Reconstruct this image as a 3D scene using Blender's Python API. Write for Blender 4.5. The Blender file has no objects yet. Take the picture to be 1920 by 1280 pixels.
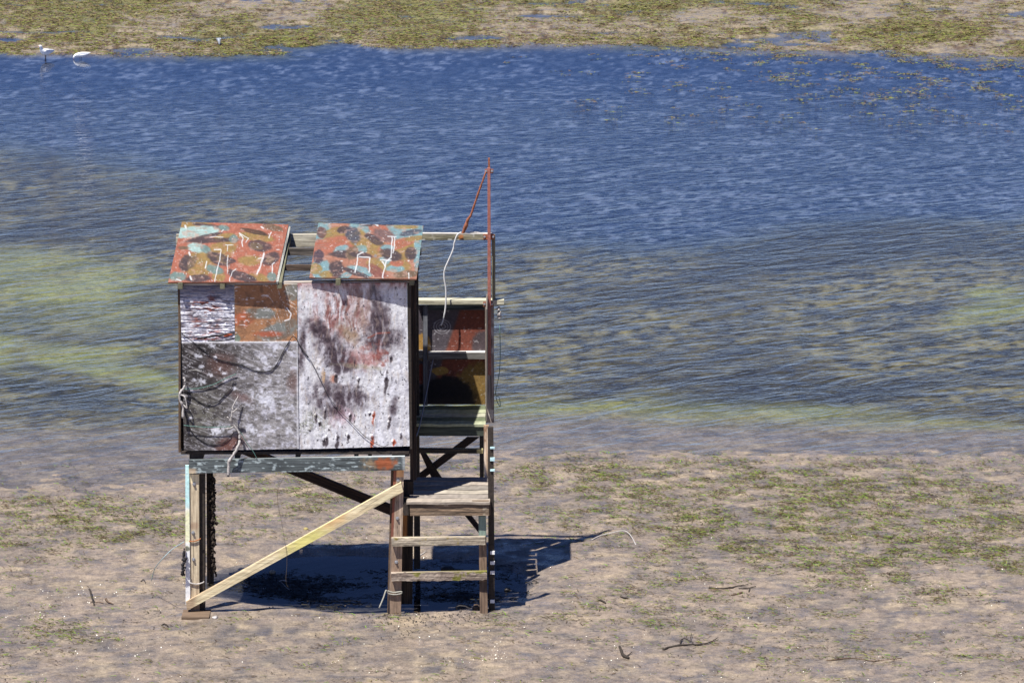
import bpy, bmesh, math, random
import numpy as np
from mathutils import Vector, Matrix
random.seed(7); RNG = np.random.default_rng(11)
C = bpy.context.scene.collection
scene = bpy.context.scene

# ---------------------------------------------------------------- camera model
F = 7000.0; PITCH = math.radians(13.33); CAM = (0.0, -37.58, 11.85)
cp, sp = math.cos(PITCH), math.sin(PITCH)
def ray(px, py):
    u = (px-960)/F; v = -(py-640)/F
    return u, cp+v*sp, -sp+v*cp
def W(px, py, Y):
    """the point of the vertical plane y=Y seen at photo pixel px,py"""
    dx, dy, dz = ray(px, py); t = (Y-CAM[1])/dy
    return Vector((CAM[0]+dx*t, Y, CAM[2]+dz*t))
def G(px, py, z=0.0):
    dx, dy, dz = ray(px, py); t = (z-CAM[2])/dz
    return Vector((CAM[0]+dx*t, CAM[1]+dy*t, z))
def pix(x, y, z):
    """numpy: world -> photo pixel, used only to lay out areas of weed and sand colour"""
    X = x-CAM[0]; Y = y-CAM[1]; Z = z-CAM[2]
    d = Y*cp - Z*sp; v = Y*sp + Z*cp
    return 960+F*X/d, 640-F*v/d

# ---------------------------------------------------------------- noise
_T = RNG.random((256, 256))
def vnoise(x, y, seed=0):
    x = np.asarray(x, float)+seed*37.13; y = np.asarray(y, float)+seed*17.77
    xi = np.floor(x).astype(int); yi = np.floor(y).astype(int)
    fx = x-xi; fy = y-yi; fx = fx*fx*(3-2*fx); fy = fy*fy*(3-2*fy)
    a = _T[xi & 255, yi & 255]; b = _T[(xi+1) & 255, yi & 255]
    c = _T[xi & 255, (yi+1) & 255]; d = _T[(xi+1) & 255, (yi+1) & 255]
    return (a*(1-fx)+b*fx)*(1-fy)+(c*(1-fx)+d*fx)*fy
def fbm(x, y, s=1.0, o=4, seed=0):
    r = 0; a = .5; t = 0
    for k in range(o):
        r = r+a*vnoise(x*s*2**k, y*s*2**k, seed+k*5); t += a; a *= .5
    return r/t
def sst(a, b, x):
    t = np.clip((x-a)/(b-a+1e-9), 0, 1); return t*t*(3-2*t)
def lin(c):
    c = np.asarray(c, float)/255.0
    return np.where(c <= .04045, c/12.92, ((c+.055)/1.055)**2.4)
def mixc(base, col, m):
    m = np.clip(m, 0, 1)[..., None]; return base*(1-m)+np.asarray(col, float)*m

# ---------------------------------------------------------------- tagging
def tag(o, label=None, cat=None, group=None, kind=None):
    if label: o['label'] = label
    if cat: o['category'] = cat
    if group: o['group'] = group
    if kind: o['kind'] = kind
    return o
def empty(name, loc, label, cat, group=None):
    o = bpy.data.objects.new(name, None); C.objects.link(o); o.location = loc
    o.empty_display_size = .2
    return tag(o, label, cat, group)
def link(name, me, mat, parent=None, origin=None):
    o = bpy.data.objects.new(name, me); C.objects.link(o)
    if mat: me.materials.append(mat)
    org = Vector(origin) if origin is not None else None
    if parent is not None:
        o.parent = parent
        wl = Vector((0, 0, 0)); p = parent
        while p is not None: wl += p.location; p = p.parent
        me.transform(Matrix.Translation(-wl))
        me.update()
    elif org is not None:
        me.transform(Matrix.Translation(-org)); o.location = org
    return o
def smooth(me):
    me.polygons.foreach_set('use_smooth', [True]*len(me.polygons)); me.update()

# ---------------------------------------------------------------- materials
def newmat(name):
    m = bpy.data.materials.new(name); m.use_nodes = True
    nt = m.node_tree; b = nt.nodes['Principled BSDF']; return m, nt, b
def N(nt, t, **kw):
    n = nt.nodes.new(t)
    for k, v in kw.items():
        if k in n.inputs.keys(): n.inputs[k].default_value = v
        else: setattr(n, k, v)
    return n
def painted(name='painted', rough=.75, fine=60, amt=.3, bump=.25, stretch=(1, 1, 1), spec=.3):
    m, nt, b = newmat(name); L = nt.links
    a = N(nt, 'ShaderNodeAttribute', attribute_name='Col')
    tc = N(nt, 'ShaderNodeTexCoord'); mp = N(nt, 'ShaderNodeMapping'); mp.inputs['Scale'].default_value = stretch
    L.new(tc.outputs['Object'], mp.inputs[0])
    no = N(nt, 'ShaderNodeTexNoise', Scale=fine, Detail=5.0, Roughness=.7); L.new(mp.outputs[0], no.inputs['Vector'])
    mr = N(nt, 'ShaderNodeMapRange'); mr.inputs['From Min'].default_value = .3; mr.inputs['From Max'].default_value = .7
    mr.inputs['To Min'].default_value = 1-amt; mr.inputs['To Max'].default_value = 1+amt*.8
    L.new(no.outputs[0], mr.inputs[0])
    mx = N(nt, 'ShaderNodeVectorMath', operation='SCALE'); L.new(a.outputs['Color'], mx.inputs[0]); L.new(mr.outputs[0], mx.inputs['Scale'])
    L.new(mx.outputs[0], b.inputs['Base Color'])
    b.inputs['Roughness'].default_value = rough; b.inputs['Specular IOR Level'].default_value = spec
    bp = N(nt, 'ShaderNodeBump', Strength=bump, Distance=.01); L.new(no.outputs[0], bp.inputs['Height']); L.new(bp.outputs[0], b.inputs['Normal'])
    return m
M_PAINT = painted('weathered_paint', .7, 38, .22, .2)
M_WOODX = painted('weathered_wood_across', .8, 30, .35, .4, (.12, 1, 1.6))
M_WOODZ = painted('weathered_wood_upright', .8, 30, .35, .4, (1.6, 1, .12))
M_WOODY = painted('weathered_wood_deep', .8, 30, .35, .4, (1.6, .12, 1))
M_ROOF = painted('roof_paint', .55, 70, .22, .2)
def plain(name, col, rough=.6, fine=30, amt=.3, metal=0.0, bump=.2):
    m, nt, b = newmat(name); L = nt.links
    tc = N(nt, 'ShaderNodeTexCoord')
    no = N(nt, 'ShaderNodeTexNoise', Scale=fine, Detail=4.0); L.new(tc.outputs['Object'], no.inputs['Vector'])
    cr = N(nt, 'ShaderNodeValToRGB'); c = lin(col)
    cr.color_ramp.elements[0].position = .3; cr.color_ramp.elements[1].position = .7
    cr.color_ramp.elements[0].color = (*(c*(1-amt)), 1); cr.color_ramp.elements[1].color = (*np.minimum(c*(1+amt), 1), 1)
    L.new(no.outputs[0], cr.inputs[0]); L.new(cr.outputs[0], b.inputs['Base Color'])
    b.inputs['Roughness'].default_value = rough; b.inputs['Metallic'].default_value = metal
    bp = N(nt, 'ShaderNodeBump', Strength=bump, Distance=.004); L.new(no.outputs[0], bp.inputs['Height']); L.new(bp.outputs[0], b.inputs['Normal'])
    return m
M_RUST = plain('red_oxide_steel', (158, 100, 88), .6, 60, .3)
M_RUST2 = plain('flaking_rust', (142, 86, 62), .8, 90, .5)
M_BOLT = plain('galvanised_steel', (170, 172, 178), .4, 90, .2, .6)
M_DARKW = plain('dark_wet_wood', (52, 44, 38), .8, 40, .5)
M_BROWN = plain('brown_wood', (92, 74, 58), .8, 40, .4)
M_CRUST = plain('mussel_crust', (46, 36, 27), .85, 70, .7, 0, 1)
M_ROPEW = plain('bleached_rope', (205, 205, 205), .8, 150, .2)
M_ROPEB = plain('black_cord', (22, 22, 24), .7, 150, .3)
M_ROPEG = plain('grey_green_twine', (80, 118, 110), .7, 150, .3)
M_ROPEO = plain('orange_twine', (150, 90, 50), .8, 100, .3)
M_TWIG = plain('bleached_branch', (170, 165, 162), .8, 60, .35)
M_STICK = plain('wet_driftwood', (48, 40, 32), .8, 50, .5)
M_STONE = plain('dark_stone', (50, 46, 44), .6, 30, .4)
M_GULL = plain('white_feather', (235, 236, 240), .7, 30, .04, 0, .05)
M_GULLG = plain('grey_feather', (140, 146, 156), .7, 30, .12)
M_BEAK = plain('red_bill', (170, 50, 30), .5, 30, .1)
M_BLEG = plain('dark_leg', (60, 30, 24), .6, 30, .2)

# ---------------------------------------------------------------- painted boards
def board(name, quad, Y, t, paint, parent, mat=None, K=1.0, step=1.0, relief=None, label=None, warp=.0015, fray=0.0):
    """a real board: quad = tl,tr,br,bl photo pixels of its front face lying at depth Y (number or 4 numbers),
    t thick. paint(px,py)->sRGB array gives the paint that is on it."""
    Ys = [Y]*4 if not hasattr(Y, '__len__') else Y
    c = [W(q[0], q[1], y) for q, y in zip(quad, Ys)]
    wpx = max(abs(quad[1][0]-quad[0][0]), abs(quad[2][0]-quad[3][0]), math.dist(quad[0], quad[1]))
    hpx = max(math.dist(quad[0], quad[3]), math.dist(quad[1], quad[2]))
    nx = max(3, int(wpx/step)+1); ny = max(3, int(hpx/step)+1)
    u, v = np.meshgrid(np.linspace(0, 1, nx), np.linspace(0, 1, ny))
    A = [np.array(p) for p in c]; Q = [np.array(q, float) for q in quad]
    def bil(P):
        return ((1-u)*(1-v))[..., None]*P[0]+(u*(1-v))[..., None]*P[1]+(u*v)[..., None]*P[2]+((1-u)*v)[..., None]*P[3]
    P = bil(A); q = bil(Q)
    if fray:
        e = (fbm(P[..., 0]*9, P[..., 2]*9, 3, 3, 3)-.5)*fray
        P[..., 2] += e*(1-4*v*(1-v))
    nrm = np.cross(A[1]-A[0], A[3]-A[0]); nrm = nrm/np.linalg.norm(nrm)
    if nrm[1] > 0: nrm = -nrm                      # towards the front
    if abs(nrm[2]) > .6 and nrm[2] < 0: nrm = -nrm
    d = (fbm(q[..., 0], q[..., 1], .08, 3, 5)-.5)*2*warp
    if relief is not None: d = d+relief(q[..., 0], q[..., 1])
    P = P+d[..., None]*nrm
    col = lin(np.clip(paint(q[..., 0], q[..., 1]), 0, 255))/K
    V = P.reshape(-1, 3); col = np.clip(col.reshape(-1, 3), 0.004, .85)
    idx = np.arange(nx*ny).reshape(ny, nx)
    # back corners
    n0 = nx*ny
    back = np.array([A[0], A[1], A[2], A[3]])-nrm*t
    V = np.vstack([V, back]); bc = [idx[0, 0], idx[0, -1], idx[-1, -1], idx[-1, 0]]
    col = np.vstack([col, col[bc]])
    a = idx[:-1, :-1].ravel(); b_ = idx[:-1, 1:].ravel(); c_ = idx[1:, 1:].ravel(); d_ = idx[1:, :-1].ravel()
    quads = np.stack([a, d_, c_, b_], 1).tolist()
    B0, B1, B2, B3 = n0, n0+1, n0+2, n0+3
    quads.append(idx[0, :].tolist()+[B1, B0]); quads.append(idx[:, -1].tolist()+[B2, B1])
    quads.append(idx[-1, ::-1].tolist()+[B3, B2]); quads.append(idx[::-1, 0].tolist()+[B0, B3])
    quads.append([B0, B1, B2, B3])
    me = bpy.data.meshes.new(name); me.from_pydata(V.tolist(), [], quads); me.update()
    bm = bmesh.new(); bm.from_mesh(me); bmesh.ops.recalc_face_normals(bm, faces=bm.faces); bm.to_mesh(me); bm.free()
    at = me.color_attributes.new('Col', 'FLOAT_COLOR', 'POINT')
    rgba = np.ones((len(V), 4)); rgba[:, :3] = col; at.data.foreach_set('color', rgba.ravel())
    o = link(name, me, mat or M_PAINT, parent)
    if label: o['label'] = label
    return o
def woodpaint(c1, c2, ang=0.0, seed=0, c3=None, m3=.5, streak=.02, extra=None):
    """weathered timber: grain runs along ang (degrees, image plane)"""
    ca, sa = math.cos(math.radians(ang)), math.sin(math.radians(ang))
    def f(px, py):
        g = px*ca+py*sa; h = -px*sa+py*ca
        n = fbm(g*streak, h*.45, 1, 4, seed)
        base = mixc(np.ones(px.shape+(3,))*np.array(c1, float), c2, sst(.3, .7, n))
        if c3 is not None:
            n2 = fbm(px, py, .07, 4, seed+9); base = mixc(base, c3, sst(m3, m3+.15, n2))
        base = base*(1-.35*sst(.66, .74, fbm(g*streak*.7, h*1.1, 1, 3, seed+4)))[..., None]
        if extra is not None: base = extra(px, py, base)
        return base
    return f
KF = .95    # light falling on faces that look at the camera, for turning photo colours into paint colours
KT = 2.15    # on level faces
def qrect(x0, y0, x1, y1): return [(x0, y0), (x1, y0), (x1, y1), (x0, y1)]
def qline(p, q, w):
    """board from p to q, w px wide, as tl,tr,br,bl"""
    dx, dy = q[0]-p[0], q[1]-p[1]; l = math.hypot(dx, dy); nx, ny = dy/l*w/2, -dx/l*w/2
    return [(p[0]+nx, p[1]+ny), (q[0]+nx, q[1]+ny), (q[0]-nx, q[1]-ny), (p[0]-nx, p[1]-ny)]

def boxmesh(bm, lo, hi, M=None):
    vs = [bm.verts.new(Vector((x, y, z)) if M is None else M @ Vector((x, y, z))) for x in (lo[0], hi[0]) for y in (lo[1], hi[1]) for z in (lo[2], hi[2])]
    for f in ((0, 1, 3, 2), (4, 6, 7, 5), (0, 4, 5, 1), (2, 3, 7, 6), (0, 2, 6, 4), (1, 5, 7, 3)):
        bm.faces.new([vs[i] for i in f])
def finish(name, bm, mat, parent=None, origin=None, bevel=0, sm=False, col=None):
    bmesh.ops.recalc_face_normals(bm, faces=bm.faces)
    if bevel: bmesh.ops.bevel(bm, geom=bm.edges[:], offset=bevel, segments=1, affect='EDGES')
    me = bpy.data.meshes.new(name); bm.to_mesh(me); bm.free()
    if col is not None:
        at = me.color_attributes.new('Col', 'FLOAT_COLOR', 'POINT'); c = lin(col)
        at.data.foreach_set('color', np.tile([*c, 1.0], len(me.vertices)))
    if sm: smooth(me)
    return link(name, me, mat, parent, origin)
def slab(name, quad, Y, t, mat, parent, bevel=.003, col=None):
    """solid timber whose front face is quad at depth Y and which runs back by t"""
    bm = bmesh.new()
    f = [bm.verts.new(W(x, y, Y)) for x, y in quad]
    b = [bm.verts.new(v.co+Vector((0, t, 0))) for v in f]
    bm.faces.new(f); bm.faces.new(b[::-1])
    for i in range(4): bm.faces.new([f[i], b[i], b[(i+1) % 4], f[(i+1) % 4]])
    return finish(name, bm, mat, parent, None, bevel, col=col)
def tubepts(pts, rad, seg=6, sub=4, jit=0.0, seed=0):
    """smooth tapered tube through points"""
    rr = random.Random(seed); P = [Vector(p) for p in pts]; n = len(P)
    R = [rad]*n if not hasattr(rad, '__len__') else ([rad[0]+(rad[1]-rad[0])*i/(n-1) for i in range(n)] if len(rad) != n else rad)
    S = []; RS = []
    for i in range(n-1):
        p0 = P[max(0, i-1)]; p1 = P[i]; p2 = P[i+1]; p3 = P[min(n-1, i+2)]
        for k in range(sub):
            t = k/sub
            S.append(.5*((2*p1)+(p2-p0)*t+(2*p0-5*p1+4*p2-p3)*t*t+(3*p1-p0-3*p2+p3)*t**3)); RS.append(R[i]*(1-t)+R[i+1]*t)
    S.append(P[-1]); RS.append(R[-1])
    if jit: S = [s+Vector((rr.uniform(-1, 1), rr.uniform(-1, 1), rr.uniform(-1, 1)))*jit for s in S]; RS = [r*rr.uniform(.8, 1.2) for r in RS]
    V = []; Fc = []
    for i, s in enumerate(S):
        d = (S[min(i+1, len(S)-1)]-S[max(i-1, 0)]).normalized()
        a = d.cross(Vector((0, 0, 1)))
        if a.length < .2: a = d.cross(Vector((0, 1, 0)))
        a.normalize(); b = d.cross(a)
        for k in range(seg):
            th = 2*math.pi*k/seg; V.append(s+(a*math.cos(th)+b*math.sin(th))*RS[i])
    for i in range(len(S)-1):
        for k in range(seg):
            Fc.append([i*seg+k, i*seg+(k+1) % seg, (i+1)*seg+(k+1) % seg, (i+1)*seg+k])
    Fc.append(list(range(seg))[::-1]); Fc.append([(len(S)-1)*seg+k for k in range(seg)])
    return V, Fc
def tubes(name, chains, mat, parent=None, origin=None, seg=6, jit=0.0, seed=0, sub=4):
    V = []; Fc = []
    for k, (pts, rad) in enumerate(chains):
        v, f = tubepts(pts, rad, seg, sub, jit, seed+k); n = len(V)
        V += v; Fc += [[i+n for i in g] for g in f]
    me = bpy.data.meshes.new(name); me.from_pydata(V, [], Fc); me.update(); smooth(me)
    return link(name, me, mat, parent, origin)

# ================================================================ the stilt hut
HB = G(550, 1150)
hut = empty('stilt_hut', (HB.x, .6, 0), 'weathered plywood hut on wooden stilts with two camouflage painted roof boards, standing on wet sand', 'hut')
D = 1.33       # depth of the hut
DB = D+.35     # rear plane of the lookout booth

def z1(x, y): return 300+x/5.82, 400+y/5.82       # zoom windows the sheets were traced in
def z2(x, y): return 560+x/4.8, 400+y/4.8
def z3(x, y): return 320+x/4.265, 600+y/4.265
def z4(x, y): return 550+x/3.556, 520+y/3.556
def ell(px, py, c, r, ang=0, soft=.25, seed=0, rag=.25, fr=.13):
    a = math.radians(ang); dx = px-c[0]; dy = py-c[1]
    x = (dx*math.cos(a)+dy*math.sin(a))/r[0]; y = (-dx*math.sin(a)+dy*math.cos(a))/r[1]
    d = np.sqrt(x*x+y*y)+(fbm(px, py, fr, 5, seed)-.5)*rag*2.4
    return 1-sst(1-soft, 1+soft*.6, d)
def linemask(px, py, pts, w, seed=0):
    m = np.zeros(px.shape)
    wx = px+(fbm(px, py, .12, 2, seed)-.5)*3
    for (x0, y0), (x1, y1) in zip(pts[:-1], pts[1:]):
        dx, dy = x1-x0, y1-y0; t = np.clip(((wx-x0)*dx+(py-y0)*dy)/(dx*dx+dy*dy+1e-6), 0, 1)
        d = np.hypot(wx-x0-t*dx, py-y0-t*dy); m = np.maximum(m, 1-sst(w*.5, w, d))
    return m
ORANGE = (188, 118, 96); OLIVE = (170, 142, 88); DARK = (92, 78, 80); TEAL = (128, 152, 148); PALE = (184, 216, 212); BROWN = (128, 108, 88); BLUE = (140, 178, 186); WHITE = (248, 250, 252)
def roof_paint(conv, sc, base, strokes, drips, spl, seed):
    def f(px, py):
        b = np.ones(px.shape+(3,))*np.array(base, float)
        for col, (cx, cy), (rx, ry), ang in strokes:
            c = conv(cx, cy); s = int(cx*7+cy) % 91
            m = ell(px, py, c, (rx/sc*1.08, ry/sc*1.1), ang, .22, s, .15)
            br = fbm((px*math.cos(math.radians(ang))+py*math.sin(math.radians(ang)))*.08, (py*math.cos(math.radians(ang))-px*math.sin(math.radians(ang)))*.8, 1, 3, s)
            b = mixc(b, col, m*(.72+.3*sst(.3, .6, br)))
        n = fbm(px, py, .3, 4, seed); b = b*(.88+.24*n)[..., None]
        b = mixc(b, (215, 175, 160), .5*sst(.6, .72, fbm(px*.6, py, .2, 4, seed+2)))
        for pts, w in drips: b = mixc(b, WHITE, linemask(px, py, [conv(*p) for p in pts], w/sc*.5, seed)*.9)
        s = fbm(px, py, .5, 2, seed+7); r = fbm(px, py, .06, 2, seed+8)
        b = mixc(b, WHITE, sst(.80, .84, s)*sst(.35, .6, r)*spl)
        return b
    return f
LEFT_STROKES = [
 (OLIVE, (330, 120), (210, 45), 0), (OLIVE, (640, 420), (200, 90), -20), (OLIVE, (420, 560), (170, 130), 0), (OLIVE, (1040, 260), (190, 45), 8), (OLIVE, (700, 260), (110, 40), -10), (OLIVE, (980, 520), (120, 55), 0), (BROWN, (1240, 160), (110, 32), 12), (OLIVE, (640, 690), (70, 50), 0), (OLIVE, (1080, 700), (120, 40), 10),
 (DARK, (510, 135), (150, 22), 8), (PALE, (400, 205), (245, 62), -5), (DARK, (480, 262), (190, 22), -14), (PALE, (210, 215), (90, 55), 0), (TEAL, (700, 160), (60, 30), 10),
 (DARK, (570, 300), (300, 26), -2), (TEAL, (800, 285), (45, 45), -20), (PALE, (410, 380), (115, 52), 10), (TEAL, (500, 400), (60, 40), 30),
 ((92, 74, 62), (1040, 205), (150, 24), 14), (DARK, (1085, 360), (125, 55), 8), (BROWN, (1050, 365), (70, 35), 10), (DARK, (280, 545), (65, 90), 30), (BROWN, (350, 540), (40, 75), 30), (DARK, (640, 500), (130, 60), 25), (BROWN, (680, 510), (70, 35), 30),
 (TEAL, (600, 615), (95, 45), 15), (DARK, (760, 520), (70, 28), 10), (DARK, (1210, 500), (100, 62), -25), (BROWN, (1200, 510), (50, 35), -20), (DARK, (420, 710), (140, 38), -4), (TEAL, (190, 690), (90, 48), 0), (DARK, (900, 690), (145, 46), 14), (DARK, (800, 650), (60, 25), 30), (TEAL, (1220, 690), (50, 48), 0), (BROWN, (260, 380), (60, 18), 0)]
LEFT_DRIPS = [([(590, 400), (660, 400), (655, 470), (630, 600), (600, 745)], 14), ([(740, 350), (735, 470), (735, 520), (732, 660)], 9), ([(870, 220), (905, 270), (895, 330), (905, 365)], 16), ([(870, 220), (960, 275), (940, 320)], 12), ([(1130, 440), (1120, 500), (1060, 660)], 22), ([(1250, 540), (1225, 560), (1220, 650)], 16), ([(830, 610), (785, 640), (760, 740)], 11), ([(510, 530), (495, 600)], 16), ([(320, 430), (320, 460)], 26), ([(280, 135), (285, 160)], 24), ([(330, 690), (345, 720)], 26), ([(180, 720), (230, 735)], 18), ([(1110, 150), (1130, 165)], 22), ([(1210, 210), (1185, 270)], 14), ([(540, 265), (600, 255), (690, 265)], 12), ([(1270, 400), (1300, 402)], 10), ([(1070, 500), (1110, 490)], 16), ([(715, 350), (790, 350)], 10), ([(690, 180), (670, 200)], 16)]
RIGHT_STROKES = [
 (BLUE, (200, 200), (90, 160), 5), (BLUE, (600, 120), (140, 60), 0), (BLUE, (960, 170), (190, 70), 10), (OLIVE, (350, 200), (140, 70), -10), (ORANGE, (300, 290), (260, 70), -10), (OLIVE, (650, 300), (200, 70), 20), (ORANGE, (720, 150), (110, 70), 40), (OLIVE, (950, 330), (150, 90), -10), (ORANGE, (900, 280), (180, 40), -15), (BLUE, (380, 330), (70, 35), -20), (BLUE, (560, 330), (60, 40), 0), (BLUE, (1080, 300), (40, 200), 5), (BLUE, (170, 480), (100, 45), -20), (BLUE, (210, 520), (90, 60), -30), (OLIVE, (150, 500), (60, 45), 0), (OLIVE, (250, 550), (60, 30), 0), (BLUE, (420, 560), (60, 30), -20), (BLUE, (800, 450), (90, 50), 10), (OLIVE, (900, 480), (110, 50), 0), (OLIVE, (700, 470), (90, 60), 20), (BLUE, (560, 520), (120, 40), 15), (BLUE, (870, 500), (80, 30), 0), (ORANGE, (880, 450), (60, 30), 0), (OLIVE, (960, 120), (110, 22), 3), (OLIVE, (1040, 230), (80, 25), -10), (OLIVE, (520, 200), (80, 60), 0), (BLUE, (800, 310), (60, 25), 0),
 ((120, 92, 88), (205, 175), (42, 50), 0), ((95, 80, 90), (180, 395), (46, 58), 4), (DARK, (400, 150), (60, 30), -10), ((92, 92, 104), (490, 195), (62, 72), -35), (DARK, (440, 370), (150, 34), 0), (BROWN, (480, 360), (50, 60), 40), (DARK, (340, 500), (60, 72), -15), (DARK, (680, 240), (90, 35), 30), ((135, 110, 108), (770, 200), (100, 50), 20), (DARK, (560, 380), (100, 24), 8), (DARK, (830, 375), (100, 46), 18), ((150, 98, 88), (700, 520), (90, 45), 35), (DARK, (1010, 365), (50, 55), 0), ((96, 100, 112), (1010, 175), (100, 24), -12), (DARK, (520, 540), (130, 22), 20), (BROWN, (960, 550), (110, 30), -5), (DARK, (640, 104), (90, 12), 0), (DARK, (800, 100), (70, 10), 0)]
RIGHT_DRIPS = [([(840, 210), (835, 300), (830, 400), (780, 440), (775, 490), (755, 580)], 15), ([(862, 215), (860, 290), (848, 360)], 13), ([(740, 425), (830, 425)], 14), ([(750, 440), (775, 480)], 14), ([(580, 355), (530, 375), (525, 430), (510, 530)], 16), ([(545, 395), (640, 402), (630, 440), (640, 490), (630, 530)], 15), ([(990, 540), (990, 585)], 16), ([(800, 210), (880, 212)], 12), ([(690, 95), (710, 110)], 24), ([(640, 95), (560, 98)], 12), ([(370, 345), (395, 347)], 9), ([(380, 432), (395, 432)], 10)]
def zr(v): return v
# roof boards: front edge near, back edge far, both on the slope of the purlins
board('roof_board', [(341, 416), (541, 421), (517, 528), (315, 529)], [1.30, 1.32, -.10, -.07], .014,
      roof_paint(z1, 5.82, ORANGE, LEFT_STROKES, LEFT_DRIPS, 1, 3), hut, M_ROOF, KT, .8, label='left roof board painted orange with purple and pale blue strokes', warp=.004)
board('roof_board', [(597, 418), (794, 423), (781, 523), (580, 520)], [1.24, 1.26, -.12, -.045], .014,
      roof_paint(z2, 4.8, (188, 134, 112), RIGHT_STROKES, RIGHT_DRIPS, .9, 13), hut, M_ROOF, KT, .8, label='right roof board painted orange with light blue patches and edge', warp=.004)
# battens nailed under the roof edges (the lit white strip on the open side of the left board)
board('roof_batten', [(540, 424), (545, 425), (522, 528), (517, 528)], [1.31, 1.31, -.09, -.09], .03, woodpaint((222, 222, 214), (170, 170, 165), 90, 4), hut, M_WOODY, KT)

GREYW = woodpaint((178, 172, 160), (120, 112, 104), 0, 5)
# rear roof beam, purlins
board('rear_beam', [(330, 440), (600, 440), (600, 463), (330, 463)], D-.03, .05, woodpaint((196, 190, 172), (150, 142, 128), 0, 6), hut, M_WOODX, KF)
board('high_beam', [(640, 437), (925, 438), (925, 450), (640, 451)], DB-.03, .05,
      woodpaint((150, 144, 122), (112, 108, 88), 0, 7, (205, 205, 196), .62, extra=lambda px, py, b: mixc(mixc(b, (166, 104, 60), ell(px, py, (864, 445), (5, 6), 0, .6, 2)*.9), (200, 196, 190), (1-sst(438, 441, py))*.9)), hut, M_WOODX, KF, label='greenish lichen spotted beam running to the mast')  # pale top edge is the sunlit top face painted on
board('purlin', [(330, 466), (790, 466), (790, 479), (330, 479)], .86, .045, woodpaint((112, 104, 98), (80, 74, 68), 0, 8), hut, M_WOODX, KF)
board('purlin', [(325, 498), (785, 497), (785, 507), (325, 508)], .40, .045, woodpaint((100, 84, 72), (70, 58, 50), 0, 9), hut, M_WOODX, KF)
for x, top in ((338, 528), (417, 528), (524, 527), (634, 521), (772, 521)):
    # rafter: front face small, running back under the boards with the roof slope
    bm = bmesh.new(); f = [W(x-4.5, top+2, -.08), W(x+4.5, top+2, -.08), W(x+4.5, top+14, -.08), W(x-4.5, top+14, -.08)]
    b = [W(x-4.5, top+2, -.05)+Vector((.03, 1.33, .265)) for _ in (0,)]
    dv = Vector((.02, 1.33, .235))
    fv = [bm.verts.new(p) for p in f]; bv = [bm.verts.new(p+dv) for p in f]
    bm.faces.new(fv); bm.faces.new(bv[::-1])
    for i in range(4): bm.faces.new([fv[i], bv[i], bv[(i+1) % 4], fv[(i+1) % 4]])
    finish('rafter', bm, M_WOODY, hut, None, .002, col=(110, 108, 88))

# ---- front wall sheets
def p_tl(px, py):       # white, torn across in horizontal splinters
    b = np.ones(px.shape+(3,))*np.array((208, 208, 216.))
    wy = py+7*(fbm(px, py, .04, 3, 20)-.5); n = fbm(px*.045, wy*.30, 1, 6, 21); r = fbm(px*.05, py*.12, 1, 4, 22)
    b = mixc(b, (118, 66, 58), sst(.5, .66, fbm(px*.07, py*.3, 1, 4, 25))*sst(345, 375, px)*(1-sst(395, 425, px)))
    b = mixc(b, (70, 62, 68), sst(.54, .70, n)*(.3+.5*sst(.42, .58, r)))
    b = mixc(b, (120, 120, 140), sst(.5, .62, fbm(px*.3, py*.4, 1, 3, 27))*.5)
    b = mixc(b, (30, 26, 26), linemask(px, py, [(372, 634), (400, 630), (438, 624)], 2.2, 1)*.9)
    b = mixc(b, (30, 26, 26), linemask(px, py, [(390, 639), (415, 639), (438, 636)], 1.6, 1)*.9)
    b = mixc(b, (150, 70, 45), ell(px, py, (428, 628), (9, 3), -12, .3, 1))
    b = mixc(b, (125, 125, 140), 1-sst(540, 568, py))  # grey band at the top is the eave's shadow put into the colour
    return b
def r_tl(px, py): return sst(.5, .6, fbm(px*.035, py*.42, 1, 4, 21))*-.006+.006*sst(.62, .66, fbm(px*.03, py*.3, 1, 3, 29))+.012*ell(px, py, (425, 627), (18, 2.5), -8, .3, 1)
def p_tm(px, py):
    b = np.ones(px.shape+(3,))*np.array((160, 116, 84.))
    b = mixc(b, (118, 120, 116), ell(px, py, z1(1090, 1090), (34, 11), 0, .3, 2))
    b = mixc(b, (122, 124, 120), ell(px, py, z3(860, 90), (42, 18), -20, .3, 3))
    b = mixc(b, (122, 120, 112), ell(px, py, (548, 545), (14, 20), 0, .3, 4))
    b = mixc(b, (170, 98, 70), ell(px, py, z1(900, 1150), (20, 16), 0, .4, 5)); b = mixc(b, (110, 84, 66), sst(.5, .7, fbm(px, py, .08, 5, 37))*.6)
    b = mixc(b, (105, 130, 120), ell(px, py, (445, 634), (6, 10), 0, .4, 6)*.8)
    b = mixc(b, (180, 84, 56), ell(px, py, (505, 626), (28, 6), 0, .5, 7)*.7)
    n = fbm(px*.05, (py-.25*px*sst(500, 560, px))*.5, 1, 4, 31)
    b = mixc(b, (226, 226, 232), sst(.60, .68, n)*.75*sst(.42, .6, fbm(px*.25, py*.5, 1, 3, 33)))
    b = mixc(b, (238, 238, 240), linemask(px, py, [z1(1380, 1030), z1(1425, 1090), z1(1420, 1150), z1(1360, 1170)], 1.4, 3))
    for k in (0, 2, 3): b = mixc(b, (236, 236, 236), linemask(px, py, [z1(1340, 840+k*42), z1(1420, 870+k*44), z1(1485, 905+k*46)], 1.0, 3)*.6*sst(.3, .6, fbm(px*.4, py*.4, 1, 2, 34)))
    return b
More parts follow.
